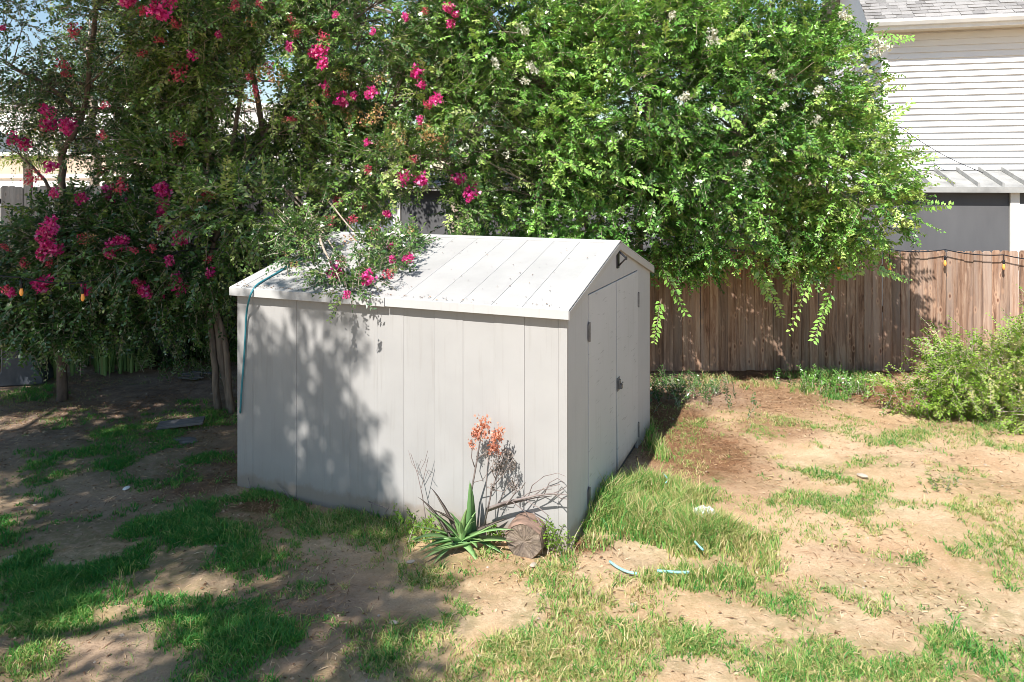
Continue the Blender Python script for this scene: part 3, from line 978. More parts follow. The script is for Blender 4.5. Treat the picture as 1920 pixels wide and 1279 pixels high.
for side in (0, 1):
    def Y(y):
        return y if side == 0 else W - y
    ya, yb = Y(-OY + 0.004), Y(W / 2 - 0.001)
    lo, hi_ = (ya, yb) if side == 0 else (yb, ya)
    slab(lo, hi_, -L - OX + 0.006, OX - 0.006, -0.030, -0.009).build('roof_deck', M['shed_trim'], shed)
    redges = [-OX + 0.105] + seams[1:-1] + [L + OX - 0.105]
    ya, yb = Y(-OY + 0.012), Y(W / 2 - 0.055)
    lo, hi_ = (ya, yb) if side == 0 else (yb, ya)
    for i in range(len(redges) - 1):
        g = 0.0012
        slab(lo, hi_, -redges[i + 1] + g, -redges[i] - g, -0.009, -0.001).build('roof_panel', M['shed_roof'], shed, bevel=0.002)
    ya, yb = Y(-OY), Y(W / 2 - 0.052)
    lo, hi_ = (ya, yb) if side == 0 else (yb, ya)
    for x0, x1 in ((OX - 0.135, OX), (-L - OX, -L - OX + 0.135)):
        slab(lo, hi_, x0, x1, -0.0085, 0.006).build('rake_trim', M['shed_trim'], shed, bevel=0.003)
    for x0, x1 in ((OX - 0.012, OX + 0.003), (-L - OX - 0.003, -L - OX + 0.012)):
        slab(*((Y(-OY + 0.002), Y(W / 2 - 0.001)) if side == 0 else (Y(W / 2 - 0.001), Y(-OY + 0.002))), x0, x1, -0.082, -0.012).build('rake_trim', M['shed_trim'], shed, bevel=0.003)
    mb = MB()
    y0 = -OY - 0.006 if side == 0 else W + OY - 0.008
    half = -a_of(729)
    for x0, x1, dz in ((-L - OX, half - 0.002, 0.003), (half + 0.002, OX, 0.0)):
        mb = MB()
        mb.box(x0, x1, y0 - (0.004 if dz else 0), y0 + 0.014, H - FAS - dz, H + 0.003)
        mb.build('eave_trim', M['shed_trim'], shed, bevel=0.003)
for sgn in (-1, 1):
    mb = MB()
    y0, y1 = W / 2, W / 2 + sgn * 0.058
    p = [(y0, R - 0.002), (y1, roof_z(y1) - 0.002), (y1, roof_z(y1) + 0.012), (y0, R + 0.012)]
    if sgn < 0:
        p = p[::-1]
    mb.prism(p, 'x', -L - OX - 0.004, OX + 0.004)
    mb.build('ridge_cap', M['shed_trim'], shed, bevel=0.003)
mb = MB()
mb.box(-L + 0.04, -0.04, 0.04, W - 0.04, -0.06, 0.03)
mb.build('floor', M['dark_plastic'], shed)

# ================================================================== FENCES
def board_mesh(w, h, th, mat, seed, ear=True):
    rg = random.Random(seed)
    mb = MB()
    e = 0.028
    t = h + rg.uniform(-0.01, 0.01)
    poly = [(-w / 2, 0), (w / 2, 0), (w / 2, t - e), (w / 2 - e, t), (-w / 2 + e, t), (-w / 2, t - e)] if ear else [(-w / 2, 0), (w / 2, 0), (w / 2, t), (-w / 2, t)]
    mb.prism(poly, 'y', -th / 2, th / 2)
    return mb.mesh('fence_board', mat, 0.002)


def fence(p0, p1, h, mat, label, seed, pitch=0.142):
    p0, p1 = Vector(p0), Vector(p1)
    d = p1 - p0
    n = int(d.length / pitch)
    f = thing('board_fence', label, 'fence', p0, math.atan2(d.y, d.x))
    rg = random.Random(seed)
    ms = [board_mesh(pitch - 0.0015 - 0.0005 * i, h, 0.018, mat, seed + i) for i in range(6)]
    for i in range(n):
        o = link('fence_board', ms[rg.randrange(6)], f, ((i + 0.5) * pitch, rg.uniform(-0.006, 0.006), 0.02 + rg.uniform(-0.008, 0.008)),
                 (rg.uniform(-0.006, 0.006), rg.uniform(-0.006, 0.006), rg.uniform(-0.02, 0.02)))
    for z in (0.3, h * 0.52, h - 0.25):
        mb = MB()
        mb.box(0, d.length, 0.02, 0.06, z - 0.045, z + 0.045)
        mb.build('rail', mat, f)
    for i in range(int(d.length / 2.4) + 1):
        mb = MB()
        mb.box(i * 2.4 - 0.045, i * 2.4 + 0.045, 0.0605, 0.15, -0.1, h - 0.03)
        mb.build('post', mat, f)
    return f


FY = 11.75
fence((-2.6, FY, 0), (11.0, FY, 0), 1.875, M['fence_brown'], 'brown weathered wooden board fence behind the shed and the right side of the yard', 40)
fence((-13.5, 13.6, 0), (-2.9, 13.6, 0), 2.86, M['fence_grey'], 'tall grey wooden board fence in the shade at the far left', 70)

# ================================================================== NEIGHBOUR'S HOUSE
PSI = math.radians(14)
CX, CY = 7.55, 15.3
house = thing('neighbour_house', 'two-storey white sided house with grey shingle roof beyond the fence', 'house', (CX, CY, 0), -PSI)
# local x runs along the front wall to the right, local y goes back
WB, WT, RV = 3.2, 6.0, 0.124
HL, HD = 9.0, 7.0
ov = 0.45
mb = MB()
mb.box(0.03, HL, 0.03, HD, 0.0, WT)
mb.build('wall', M['vinyl'], house)


def siding(length, axis):
    mb = MB()
    if axis == 'x':
        mb.prism([(0.0, 0.0), (0.0, 0.0)], 'x', 0, 1) if False else None
        vs = [(0.06, -0.036, 0.0), (length, -0.036, 0.0), (length, 0.0285, 0.0), (0.06, 0.0285, 0.0),
              (0.06, 0.002, RV + 0.012), (length, 0.002, RV + 0.012), (length, 0.0285, RV + 0.012), (0.06, 0.0285, RV + 0.012)]
    else:
        vs = [(-0.036, length, 0.0), (-0.036, 0.06, 0.0), (0.0285, 0.06, 0.0), (0.0285, length, 0.0),
              (0.002, length, RV + 0.012), (0.002, 0.06, RV + 0.012), (0.0285, 0.06, RV + 0.012), (0.0285, length, RV + 0.012)]
    mb.add(vs, [(0, 3, 2, 1), (4, 5, 6, 7), (0, 1, 5, 4), (1, 2, 6, 5), (2, 3, 7, 6), (3, 0, 4, 7)])
    return mb.mesh('siding_board', M['vinyl'])


sx, sy = siding(HL, 'x'), siding(HD, 'y')
nb = int((WT - WB) / RV)
for i in range(nb):
    link('siding_board', sx, house, (0, 0, WB + i * RV))
    link('siding_board', sy, house, (0, 0, WB + i * RV))
mb = MB()
mb.box(-0.042, 0.075, -0.042, 0.075, WB - 0.02, WT)
mb.build('corner_board', M['white_paint'], house, bevel=0.004)
mb = MB()
mb.box(-0.35, HL, -ov, 0.03, WT - 0.03, WT)
mb.build('soffit', M['soffit'], house)
mb = MB()
mb.box(-0.35, HL, -ov - 0.025, -ov - 0.001, WT - 0.05, WT + 0.16)
mb.build('fascia', M['white_paint'], house)
mb = MB()
mb.prism([(-ov - 0.027, WT + 0.02), (-ov - 0.09, WT + 0.03), (-ov - 0.125, WT + 0.09), (-ov - 0.125, WT + 0.135), (-ov - 0.115, WT + 0.135), (-ov - 0.113, WT + 0.095), (-ov - 0.085, WT + 0.04),
          (-ov - 0.027, WT + 0.03)], 'x', -0.35, HL)
mb.build('gutter', M['gutter'], house)
PITCH = 0.80
roof_a = math.atan(PITCH)
ridge = HD / 2 + ov


def rz_(y):
    return WT + 0.125 + PITCH * (y + ov)


mb = MB()
mb.prism([(-ov, rz_(-ov) - 0.05), (HD / 2, rz_(HD / 2) - 0.05), (HD / 2, rz_(HD / 2)), (-ov, rz_(-ov))], 'x', -0.38, HL)
mb.prism([(HD / 2 + 0.001, rz_(HD / 2) - 0.05), (HD + ov, rz_(-ov) - 0.05), (HD + ov, rz_(-ov)), (HD / 2 + 0.001, rz_(HD / 2))], 'x', -0.38, HL)
rf = mb.build('roof', M['shingle'], house)
mb = MB()
mb.prism([(0.03, WT), (HD, WT), (HD / 2, rz_(HD / 2) - 0.06)], 'x', 0.03, 0.06)
mb.build('gable_wall', M['vinyl'], house)


def shingle_verts(x0, w, row, th):
    e, ln = 0.135, 0.16
    c, s = math.cos(roof_a), math.sin(roof_a)
    u0 = row * e
    out = []
    for (uu, up) in ((u0, 0.004), (u0 + ln, 0.002), (u0, th), (u0 + ln, 0.005)):
        for xx in (x0, x0 + w):
            out.append((xx, -ov + uu * c - up * s - 0.02 * c, rz_(-ov) + uu * s + up * c - 0.02 * s))
    return out


SF = [(0, 1, 3, 2), (4, 6, 7, 5), (0, 4, 5, 1), (1, 5, 7, 3), (0, 2, 6, 4), (2, 3, 7, 6)]
rs = random.Random(5)
stuffm = MB()
count = 0
for row in range(36):
    x = -0.38 - rs.uniform(0, 0.2)
    while x < HL:
        wd = rs.choice((0.17, 0.22, 0.28, 0.33, 0.2))
        xe = min(x + wd, HL)
        xs_ = max(x, -0.40)
        vs = shingle_verts(xs_, xe - xs_ - 0.006, row, rs.choice((0.010, 0.014, 0.02, 0.024)))
        if row < 13 and xs_ < 4.2:
            m1 = MB()
            m1.add(vs, SF)
            m1.build('shingle', M['shingle'], rf)
            count += 1
        elif xe - xs_ > 0.02:
            stuffm.add(vs, SF)
        x += wd
o = stuffm.build('upper_shingles', M['shingle'], rf)
o['kind'] = 'stuff'
# lean-to porch: metal roof with ribs over a grey screen wall
PO = 1.30
XL = -12.7
pr = MB()
pz0, pz1 = 3.19, 2.865
vs = [(XL, -PO, pz1), (HL, -PO, pz1), (HL, 0.02, pz0), (XL, 0.02, pz0), (XL, -PO, pz1 - 0.025), (HL, -PO, pz1 - 0.025), (HL, 0.02, pz0 - 0.025), (XL, 0.02, pz0 - 0.025)]
pr.add(vs, [(0, 1, 2, 3), (7, 6, 5, 4), (0, 4, 5, 1), (1, 5, 6, 2), (2, 6, 7, 3), (3, 7, 4, 0)])
proof = pr.build('porch_roof', M['tin'], house)
rib = MB()
vs = [(-0.022, -PO + 0.03, pz1 + 0.006), (0.022, -PO + 0.03, pz1 + 0.006), (0.022, -0.02, pz0 - 0.004), (-0.022, -0.02, pz0 - 0.004),
      (-0.016, -PO + 0.03, pz1 + 0.085), (0.016, -PO + 0.03, pz1 + 0.085), (0.016, -0.02, pz0 + 0.075), (-0.016, -0.02, pz0 + 0.075)]
rib.add(vs, [(0, 3, 2, 1), (4, 5, 6, 7), (0, 1, 5, 4), (1, 2, 6, 5), (2, 3, 7, 6), (3, 0, 4, 7)])
rm = rib.mesh('roof_rib', M['tin'], 0.003)
x = XL + 0.2
while x < HL:
    link('roof_rib', rm, proof, (x, 0, 0))
    x += 0.395
mb = MB()
mb.box(XL, HL, -PO - 0.012, -PO + 0.012, pz1 - 0.10, pz1 + 0.004)
mb.build('porch_fascia', M['tin'], proof)
yw = -PO + 0.19
# the screen wall as separate panels with thin battens
px_edges = [-10.03, -8.2, -6.1, -4.4, -2.9, -1.5, 0.25, 1.865]
for i in range(len(px_edges) - 1):
    mb = MB()
    mb.box(px_edges[i] + 0.004, px_edges[i + 1] - 0.004, yw - (0.003 if i % 2 else 0), yw + 0.05, 0, pz1 - 0.05)
    mb.build('screen_panel', M['porch_grey'], house, bevel=0.003)
mb = MB()
mb.box(2.025, HL, yw, yw + 0.05, 0, pz1 - 0.05)
mb.build('screen_panel', M['porch_grey'], house)
for xx, ww in ((1.87, 0.15), (-10.2, 0.165)):
    mb = MB()
    mb.box(xx, xx + ww, yw - 0.05, yw + 0.06, 0, pz1 - 0.10)
    mb.build('porch_post', M['white_paint'], house, bevel=0.004)
mb = MB()
for (a, b, c, d) in ((2.03, 3.6, 2.42, 2.56), (2.03, 3.6, 0.9, 1.0), (2.03, 2.10, 1.0, 2.42), (3.5, 3.6, 1.0, 2.42)):
    mb.box(a, b, yw - 0.035, yw - 0.002, c, d)
wn = mb.build('window', M['white_paint'], house, bevel=0.003)
mb = MB()
mb.box(2.101, 3.499, yw - 0.015, yw - 0.003, 1.001, 2.419)
mb.build('pane', M['glass'], wn)
# ribbed metal sheet left of the porch
mb = MB()
n = 60
poly = [(XL + 0.1 + 2.35 * i / n, yw + 0.1 + (0.025 if (i // 2) % 2 else -0.025)) for i in range(n + 1)]
back = [(p[0], p[1] + 0.02) for p in poly][::-1]
mb.prism(poly + back, 'z', 0, pz1 - 0.04)
mb.build('corrugated_sheet', M['corrugated'], house)
# cable on the wall
cab = MB()
pts = []
for i in range(9):
    t = i / 8
    p = at(1678 + 165 * t, 232 + 92 * t + 8 * math.sin(math.pi * t), 15.1 - 0.55 * t)
    pts.append(p)
cab.tube(pts, 0.007, 5)
c = cab.build('cable', M['black_metal'])
tag(c, 'thin dark cable slanting down across the white house siding', 'cable')

# ================================================================== FAR LEFT: pale buildings over the fence
wb = thing('warehouse', 'big white warehouse glimpsed through the leaves beyond the left fence', 'building', (-16, 42, 0))
mb = MB()
mb.box(-16, 8, 0, 10, 0, 7.0)
mb.build('wall', M['stucco'], wb)
mb = MB()
mb.box(-16.2, 8.2, -0.2, 10.2, 7.0, 7.25)
mb.build('roof', M['white_paint'], wb)
for i in range(5):
    mb = MB()
    mb.box(-13 + i * 4.2, -11 + i * 4.2, -0.03, 0.02, 4.2, 5.6)
    f_ = mb.build('window', M['gutter'], wb)
    mb = MB()
    mb.box(-12.9 + i * 4.2, -11.1 + i * 4.2, -0.04, -0.031, 4.3, 5.5)
    mb.build('pane', M['glass'], f_)
tb = thing('tan_building', 'tan walled building standing in front of the white warehouse', 'building', (-24, 33, 0))
mb = MB()
mb.box(-6, 8.5, 0, 5, 0, 4.05)
mb.build('wall', M['tan_wall'], tb)
mb = MB()
mb.box(-6.1, 8.6, -0.1, 5.1, 4.05, 4.2)
mb.build('roof', M['stucco'], tb)
lw = thing('low_white_building', 'low flat-roofed white building with a yellow railing behind the left fence', 'building', (-18, 26, 0))
mb = MB()
mb.box(-6, 5.5, 0, 4, 0, 3.05)
mb.build('wall', M['stucco'], lw)
mb = MB()
mb.box(-6.1, 5.6, -0.08, 4.1, 3.05, 3.2)
mb.build('roof', M['white_paint'], lw)
for i in range(14):
    mb = MB()
    mb.tube([(-5.4 + i * 0.42, 0.1, 3.2), (-5.4 + i * 0.42, 0.1, 3.56)], 0.045, 8)
    mb.build('railing_post', M['yellow_paint'], lw)
mb = MB()
mb.box(-5.5, 0.2, 0.08, 0.12, 3.24, 3.29)
mb.build('railing', M['dark_plastic'], lw)

# ================================================================== TREES
PAN = {
    'pink': [panicle('pink_panicle', M['petal_pink'], 90, 0.085, 0.10, 0.036, s) for s in (1, 2, 3)],
    'red': [panicle('red_panicle', M['petal_red'], 70, 0.085, 0.09, 0.03, s, 0.3) for s in (4, 5)],
    'fade': [panicle('faded_panicle', M['petal_faded'], 60, 0.10, 0.11, 0.024, s, 0.7) for s in (6, 7)],
    'white': [panicle('white_panicle', M['petal_white'], 80, 0.08, 0.09, 0.034, s, 0.2) for s in (8, 9)],
}
rp = random.Random(3)
NAMES = {'pink': 'pink_blossom', 'red': 'red_blossom', 'fade': 'faded_blossom', 'white': 'white_blossom'}


def blossom(tree, px, py, rpx, kind, lobes, back=-0.06, depth=None):
    p = at(px, py, depth) if depth else lobe_hit(px, py, lobes, back)
    s = rpx / F * p.y / 0.082
    big = s > 1.35
    reps = 1 if not big else 3
    for j in range(reps):
        o = link(NAMES[kind], rp.choice(PAN[kind]), tree)
        off = Vector((0, 0, 0)) if reps == 1 else Vector((rp.uniform(-1, 1), rp.uniform(-1, 1) * 0.5, rp.uniform(-0.8, 0.8))) * 0.055 * s
        sc = s if reps == 1 else s * 0.66
        o.location = p + off
        o.scale = (sc, sc, sc * rp.uniform(0.85, 1.2))
        o.rotation_euler = (rp.uniform(-0.7, 0.7), rp.uniform(-0.7, 0.7), rp.uniform(0, 6.28))


# ---- the big green tree right of the middle
G = [(0.2, 10.5, 3.8, 1.5, 1.1, 1.35, 1.1), (1.8, 10.7, 4.2, 1.8, 1.4, 1.6, 1.1), (3.3, 10.6, 3.9, 1.6, 1.3, 1.5, 1), (4.35, 10.55, 3.05, 1.25, 1.0, 0.95, 0.95), (2.6, 10.5, 3.05, 1.8, 1.1, 0.9, 0.75), (1.2, 10.8, 5.3, 1.7, 1.4, 1.2, 1), (3.2, 10.8, 5.3, 1.45, 1.2, 1.1, 1), (4.25, 10.7, 4.35, 0.95, 0.9, 1.0, 0.9), (0.0, 10.4, 5.0, 1.4, 1.1, 1.2, 1.1), (3.4, 10.6, 2.3, 1.4, 0.75, 0.5, 0.9), (1.3, 10.7, 2.45, 1.3, 0.8, 0.5, 0.9), (2.2, 11.6, 4.2, 2.6, 1.3, 1.6, 1.5), (4.78, 10.5, 2.65, 0.75, 0.7, 0.65, 1.2), (4.5, 10.9, 2.2, 0.9, 0.5, 0.45, 0.9), (2.5, 10.9, 2.05, 1.3, 0.45, 0.42, 1.3), (3.9, 10.9, 2.0, 1.0, 0.45, 0.42, 1.3), (0.0, 10.6, 2.5, 1.0, 0.6, 0.4, 0.8), (1.9, 10.6, 2.15, 0.5, 0.5, 0.4, 1.0)]
t1 = thing('crape_myrtle', 'large bright green tree with a few white blossoms overhanging the brown fence', 'tree', (0, 0, 0))
Pc = crown(t1, G, 13300, M['leaf_green'], 21, nl=22, leafL=0.072, lo=0.18, hi=0.40, droop=0.12, gapf=4.4, thr=-0.50, tint=(0.43, 0.19), bright=0.26)
# long shoots with ranked young leaves
rg = np.random.default_rng(77)
fr = [(1545, 470, -0.55, -1.0, 10.6, 1.05), (1420, 500, 0.15, -0.5, 10.7, 0.4), (1360, 450, 1, -0.15, 10.4, 0.45), (1300, 455, 1, 0.05, 10.4, 0.4), (1665, 330, 0.9, 0.55, 10.5, 0.65), (1690, 395, 1, 0.25, 10.4, 0.6),
      (1655, 245, 0.7, 0.9, 10.6, 0.55), (1640, 90, 1, 0.4, 10.6, 0.5), (1600, 70, 1, 0.1, 10.5, 0.6), (1430, 520, 0.3, -0.6, 10.8, 0.5), (1560, 520, 0.5, 0.2, 10.9, 0.4), (1240, 560, -0.2, -0.9, 10.6, 0.5),
      (1240, 500, 0.5, -0.9, 10.5, 0.6), (1560, 545, -0.45, -0.9, 10.5, 0.62), (1640, 505, 0.9, -0.2, 10.6, 0.4), (1500, 440, -0.3, -0.8, 10.4, 0.45), (1330, 190, 0.8, -0.6, 9.7, 0.5), (1380, 300, -0.9, -0.5, 9.6, 0.6),
      (960, 130, 1, 0.2, 9.7, 0.5), (880, 320, 0.4, -0.9, 9.8, 0.5), (1040, 300, 1, -0.2, 9.7, 0.55), (1150, 330, 1, -0.25, 9.7, 0.5), (1480, 280, 0.9, -0.1, 9.6, 0.5), (1230, 200, 0.6, -0.6, 9.6, 0.5)]
P0 = np.array([at(a, b, e) for a, b, c, d, e, f in fr])
DD = np.array([(c, -0.15, d) for a, b, c, d, e, f in fr], float)
v, q, t, tv, tq = sprays(P0, DD, np.array([f for a, b, c, d, e, f in fr]) * 1.1, rg.uniform(0.58, 0.85, len(fr)), 28, 0.105, 0.5, 0.12, rg, 0.06, (-0.25, -0.8, 0.45))
o = link('young_shoots', np_mesh('young_shoots', v, q, M['leaf_green'], t), t1)
o['kind'] = 'stuff'
o = link('shoot_twigs', np_mesh('shoot_twigs', tv, tq, M['bark_twig']), t1)
o['kind'] = 'stuff'
woody(t1, [([(1.7, 12.4, -0.1), (1.6, 12.2, 1.4), (1.0, 11.0, 2.6), (0.5, 10.9, 4.3)], 0.085, 0.03),
           ([(1.9, 12.45, -0.1), (2.0, 12.2, 1.5), (2.0, 11.1, 3.0), (1.9, 10.8, 5.0)], 0.09, 0.03),
           ([(2.1, 12.4, -0.1), (2.5, 12.2, 1.5), (3.1, 11.0, 2.9), (3.5, 10.7, 4.6)], 0.085, 0.03),
           ([(2.2, 12.45, -0.1), (2.9, 12.2, 1.4), (3.9, 11.1, 2.6), (4.6, 10.5, 3.2)], 0.065, 0.02)], Pc, 0, M['bark_pale'], 250, 0.016, 5, 2)
for px, py, r in ((980, 55, 11), (928, 120, 10), (998, 128, 10), (985, 152, 8), (1333, 70, 15), (1282, 183, 11), (1655, 85, 13), (1643, 100, 10), (1535, 170, 10), (1530, 226, 9), (1450, 140, 8), (1585, 30, 9), (1620, 130, 8),
                  (1470, 200, 7), (1260, 30, 8)):
    blossom(t1, px, py, r, 'white', G, -0.1)

# ---- the pink crape myrtle behind the left end of the shed
PK = [(-1.05, 10.2, 3.85, 1.35, 1.1, 1.05), (-2.3, 10.3, 4.8, 1.5, 1.3, 1.25), (-0.9, 10.5, 5.2, 1.2, 1.1, 1.0), (-3.7, 10.5, 4.75, 1.5, 1.3, 1.15), (-2.9, 10.0, 4.05, 1.1, 0.9, 0.55),
      (-1.75, 9.7, 3.15, 1.0, 0.8, 0.6), (-4.5, 10.9, 4.1, 1.2, 1.1, 0.8), (-3.1, 9.0, 2.65, 0.95, 0.7, 0.5), (-1.2, 9.6, 2.65, 0.85, 0.5, 0.35), (-3.9, 9.7, 5.6, 1.6, 1.2, 0.9), (-4.3, 9.9, 3.2, .9, .8, .5), (-4.9, 10.9, 3.3, 1.1, .9, .5), (-3.3, 10.7, 3.5, .9, .8, .5), (-1.7, 10.6, 5.9, 1.6, 1.0, .8), (-1.5, 10.3, 3.5, .95, .7, .45), (-0.2, 10.6, 2.9, .6, .5, .4), (-4.2, 10.8, 4.1, 1.2, .8, .7)]
t2 = thing('crape_myrtle', 'crape myrtle with pink blossoms whose crown fills the upper left behind the shed', 'tree', (0, 0, 0))
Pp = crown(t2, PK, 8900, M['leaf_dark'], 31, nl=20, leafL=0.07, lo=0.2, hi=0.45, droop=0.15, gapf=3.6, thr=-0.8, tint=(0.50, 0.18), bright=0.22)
# boughs that lie over the left end of the shed roof
RO = []
AN = math.atan((R - H) / (W / 2 + OY))
RN = Vector((-math.sin(AN) * math.sin(YAW), -math.sin(AN) * math.cos(YAW), math.cos(AN)))


def over_roof(px, py, up=0.12):
    p = hit(px, py, shed_world(0, -OY, H) + RN * up, RN)
    return p


for px, py, rx, ry, rz, up in ((595, 455, 0.2, 0.26, 0.12, 0.16), (640, 470, 0.24, 0.30, 0.11, 0.14), (690, 470, 0.30, 0.34, 0.12, 0.14), (655, 510, 0.26, 0.26, 0.09, 0.11), (740, 488, 0.17, 0.24, 0.07, 0.1), (610, 500, 0.22, 0.2, 0.08, 0.12),
                              (700, 515, .2, .2, .07, .1), (655, 543, .12, .1, .05, .08), (550, 480, .16, .2, .1, .14), (565, 430, 0.26, 0.3, 0.16, 0.3), (750, 455, .25, .25, .08, .1)):
    p = over_roof(px, py, up)
    RO.append((p.x, p.y, p.z, rx, ry, rz))


def above_roof(P):
    c, s = math.cos(YAW), math.sin(YAW)
    dx, dy = P[:, 0] - X0, P[:, 1] - Y0
    ly = dx * s + dy * c
    lx = dx * c - dy * s
    kk = (R - H) / (W / 2 + OY)
    z = np.where(ly < W / 2, H + kk * (ly + OY), H + kk * (W + OY - ly))
    inside = (lx > -L - 0.1) & (lx < 0.1) & (ly > -0.15) & (ly < W + 0.1)
    return (~inside) | (P[:, 2] > z + 0.035)


crown(t2, RO, 470, M['leaf_dark'], 35, 'roof_bough', nl=16, leafL=0.05, lo=0.14, hi=0.30, droop=0.10, gapf=5, thr=-0.6, tint=(0.40, 0.15), bright=0.12, keep=above_roof, shell=0.3)
rgs = random.Random(9)
bm_ = MB()
for a, b in (((-2.9, 9.6, 2.9), over_roof(612, 452, .15)), ((-2.9, 9.6, 2.9), over_roof(650, 500)), ((-2.6, 9.7, 2.9), over_roof(720, 475)), ((-3.0, 9.5, 2.8), over_roof(560, 470)), (over_roof(600, 440, .25), over_roof(640, 535, .1))):
    cp = curve_pts(a, b, 8, 0.07, rgs)
    bm_.tube(cp, [0.016 * (1 - 0.75 * i / 8) for i in range(9)], 6)
o = bm_.build('roof_branches', M['bark_pale'], t2, smooth=True)
o['kind'] = 'stuff'
bs = at(432, 742, 10.2)
bs.z = -0.1
ks = Vector((-2.75, 10.35, 0))
woody(t2, [([(-3.85, 9.9, -0.1), (-3.95, 9.9, 1.0), (-4.05, 9.95, 2.2), (-4.0, 10.1, 4.2)], 0.05, 0.02), ([(-3.72, 9.95, -0.1), (-3.88, 9.9, 1.2), (-3.95, 9.9, 2.0), (-3.6, 10.2, 4.5)], 0.06, 0.025),
           ([(-3.65, 9.8, -0.1), (-3.72, 9.75, 0.9), (-3.9, 9.7, 1.9), (-3.4, 9.9, 3.4)], 0.045, 0.02), ([(-3.60, 10.0, -0.1), (-3.58, 9.95, 1.1), (-3.7, 9.9, 2.2), (-3.2, 10.1, 3.9)], 0.055, 0.02),
           ([(-2.9, 10.6, -0.1), (-2.95, 10.55, 1.6), (-2.95, 10.4, 2.9), (-2.3, 10.3, 4.4)], 0.085, 0.03), ([(-2.8, 10.6, -0.1), (-2.7, 10.5, 1.6), (-2.6, 10.3, 2.9), (-1.6, 10.1, 4.0)], 0.08, 0.03),
           ([(-3.0, 10.65, -0.1), (-3.2, 10.6, 1.8), (-3.35, 10.5, 3.0), (-3.6, 10.4, 4.6)], 0.075, 0.03), ([(-2.85, 10.7, -0.1), (-2.85, 10.6, 1.8), (-2.8, 10.45, 3.1), (-2.75, 10.2, 4.9)], 0.07, 0.03),
           ([(-2.72, 10.55, -0.1), (-2.5, 10.4, 1.8), (-2.2, 10.1, 2.7), (-1.0, 9.8, 3.3)], 0.055, 0.016)], Pp, 0, M['bark_mid'], 150, 0.016, 8, 2)
PB = PK + RO
for a in ((605, 70, 13, 'red'), (598, 107, 20, 'pink'), (545, 36, 9, 'red'), (555, 60, 9, 'red'), (470, 45, 10, 'fade'), (545, 88, 9, 'pink'), (645, 188, 14, 'pink'), (668, 177, 9, 'pink'), (697, 178, 13, 'pink'), (716, 150, 10, 'fade'), (787, 128, 14, 'pink'), (788, 158, 9, 'pink'),
          (818, 190, 13, 'pink'), (800, 195, 9, 'red'), (840, 8, 12, 'pink'), (850, 22, 9, 'pink'), (845, 46, 9, 'pink'), (758, 33, 9, 'pink'), (798, 22, 8, 'red'), (697, 57, 7, 'pink'), (785, 226, 7, 'pink'), (755, 254, 6, 'fade'), (690, 266, 7, 'pink'), (715, 275, 10, 'fade'),
          (760, 335, 13, 'pink'), (785, 328, 15, 'pink'), (859, 326, 14, 'pink'), (885, 362, 15, 'pink'), (890, 342, 9, 'pink'), (727, 395, 10, 'pink'), (775, 300, 8, 'red'), (680, 387, 7, 'red'), (690, 320, 8, 'red'), (640, 140, 9, 'fade'),
          (490, 140, 17, 'fade'), (522, 152, 16, 'fade'), (505, 128, 9, 'red'), (468, 145, 9, 'red'), (480, 172, 10, 'red'), (470, 190, 13, 'fade'), (660, 232, 16, 'fade'), (702, 222, 18, 'fade'), (735, 245, 14, 'fade'), (800, 255, 18, 'fade'), (820, 270, 14, 'fade'), (645, 215, 10, 'fade'), (750, 270, 10, 'fade'),
          (608, 160, 8, 'pink'), (612, 178, 8, 'red'), (590, 205, 9, 'fade'), (545, 222, 8, 'red'), (535, 228, 7, 'fade'), (595, 222, 8, 'fade'), (608, 235, 8, 'fade'), (330, 45, 12, 'red'), (300, 10, 26, 'pink'), (245, 4, 22, 'pink'), (270, 20, 12, 'red'), (362, 102, 10, 'pink'), (335, 138, 16, 'red'),
          (440, 12, 10, 'red'), (488, 10, 8, 'red'), (300, 75, 9, 'red'), (413, 62, 8, 'pink'), (630, 30, 7, 'pink'), (335, 262, 14, 'red'), (195, 198, 8, 'red'), (190, 323, 8, 'red'), (265, 100, 8, 'red'), (190, 255, 9, 'red')):
    blossom(t2, *a, PB)
for px, py, r, kd, d in ((622, 497, 18, 'pink', 7.75), (640, 490, 9, 'red', 7.8), (680, 508, 14, 'pink', 7.62), (690, 522, 13, 'pink', 7.55), (727, 516, 10, 'red', 7.65), (735, 462, 7, 'pink', 8.2), (737, 487, 7, 'pink', 8.0), (765, 488, 10, 'pink', 7.95), (650, 553, 7, 'pink', 7.22),
                         (658, 455, 12, 'fade', 8.35), (616, 415, 11, 'red', 8.7), (660, 412, 9, 'red', 8.9), (700, 435, 11, 'red', 8.6), (630, 380, 9, 'red', 9.0), (770, 443, 11, 'fade', 8.5), (552, 500, 8, 'fade', 8.1), (735, 510, 8, 'fade', 7.8), (570, 445, 9, 'fade', 8.5)):
    blossom(t2, px, py, r, kd, PB, 0, (over_roof(px, py, 0.16).y if py > 430 else d))

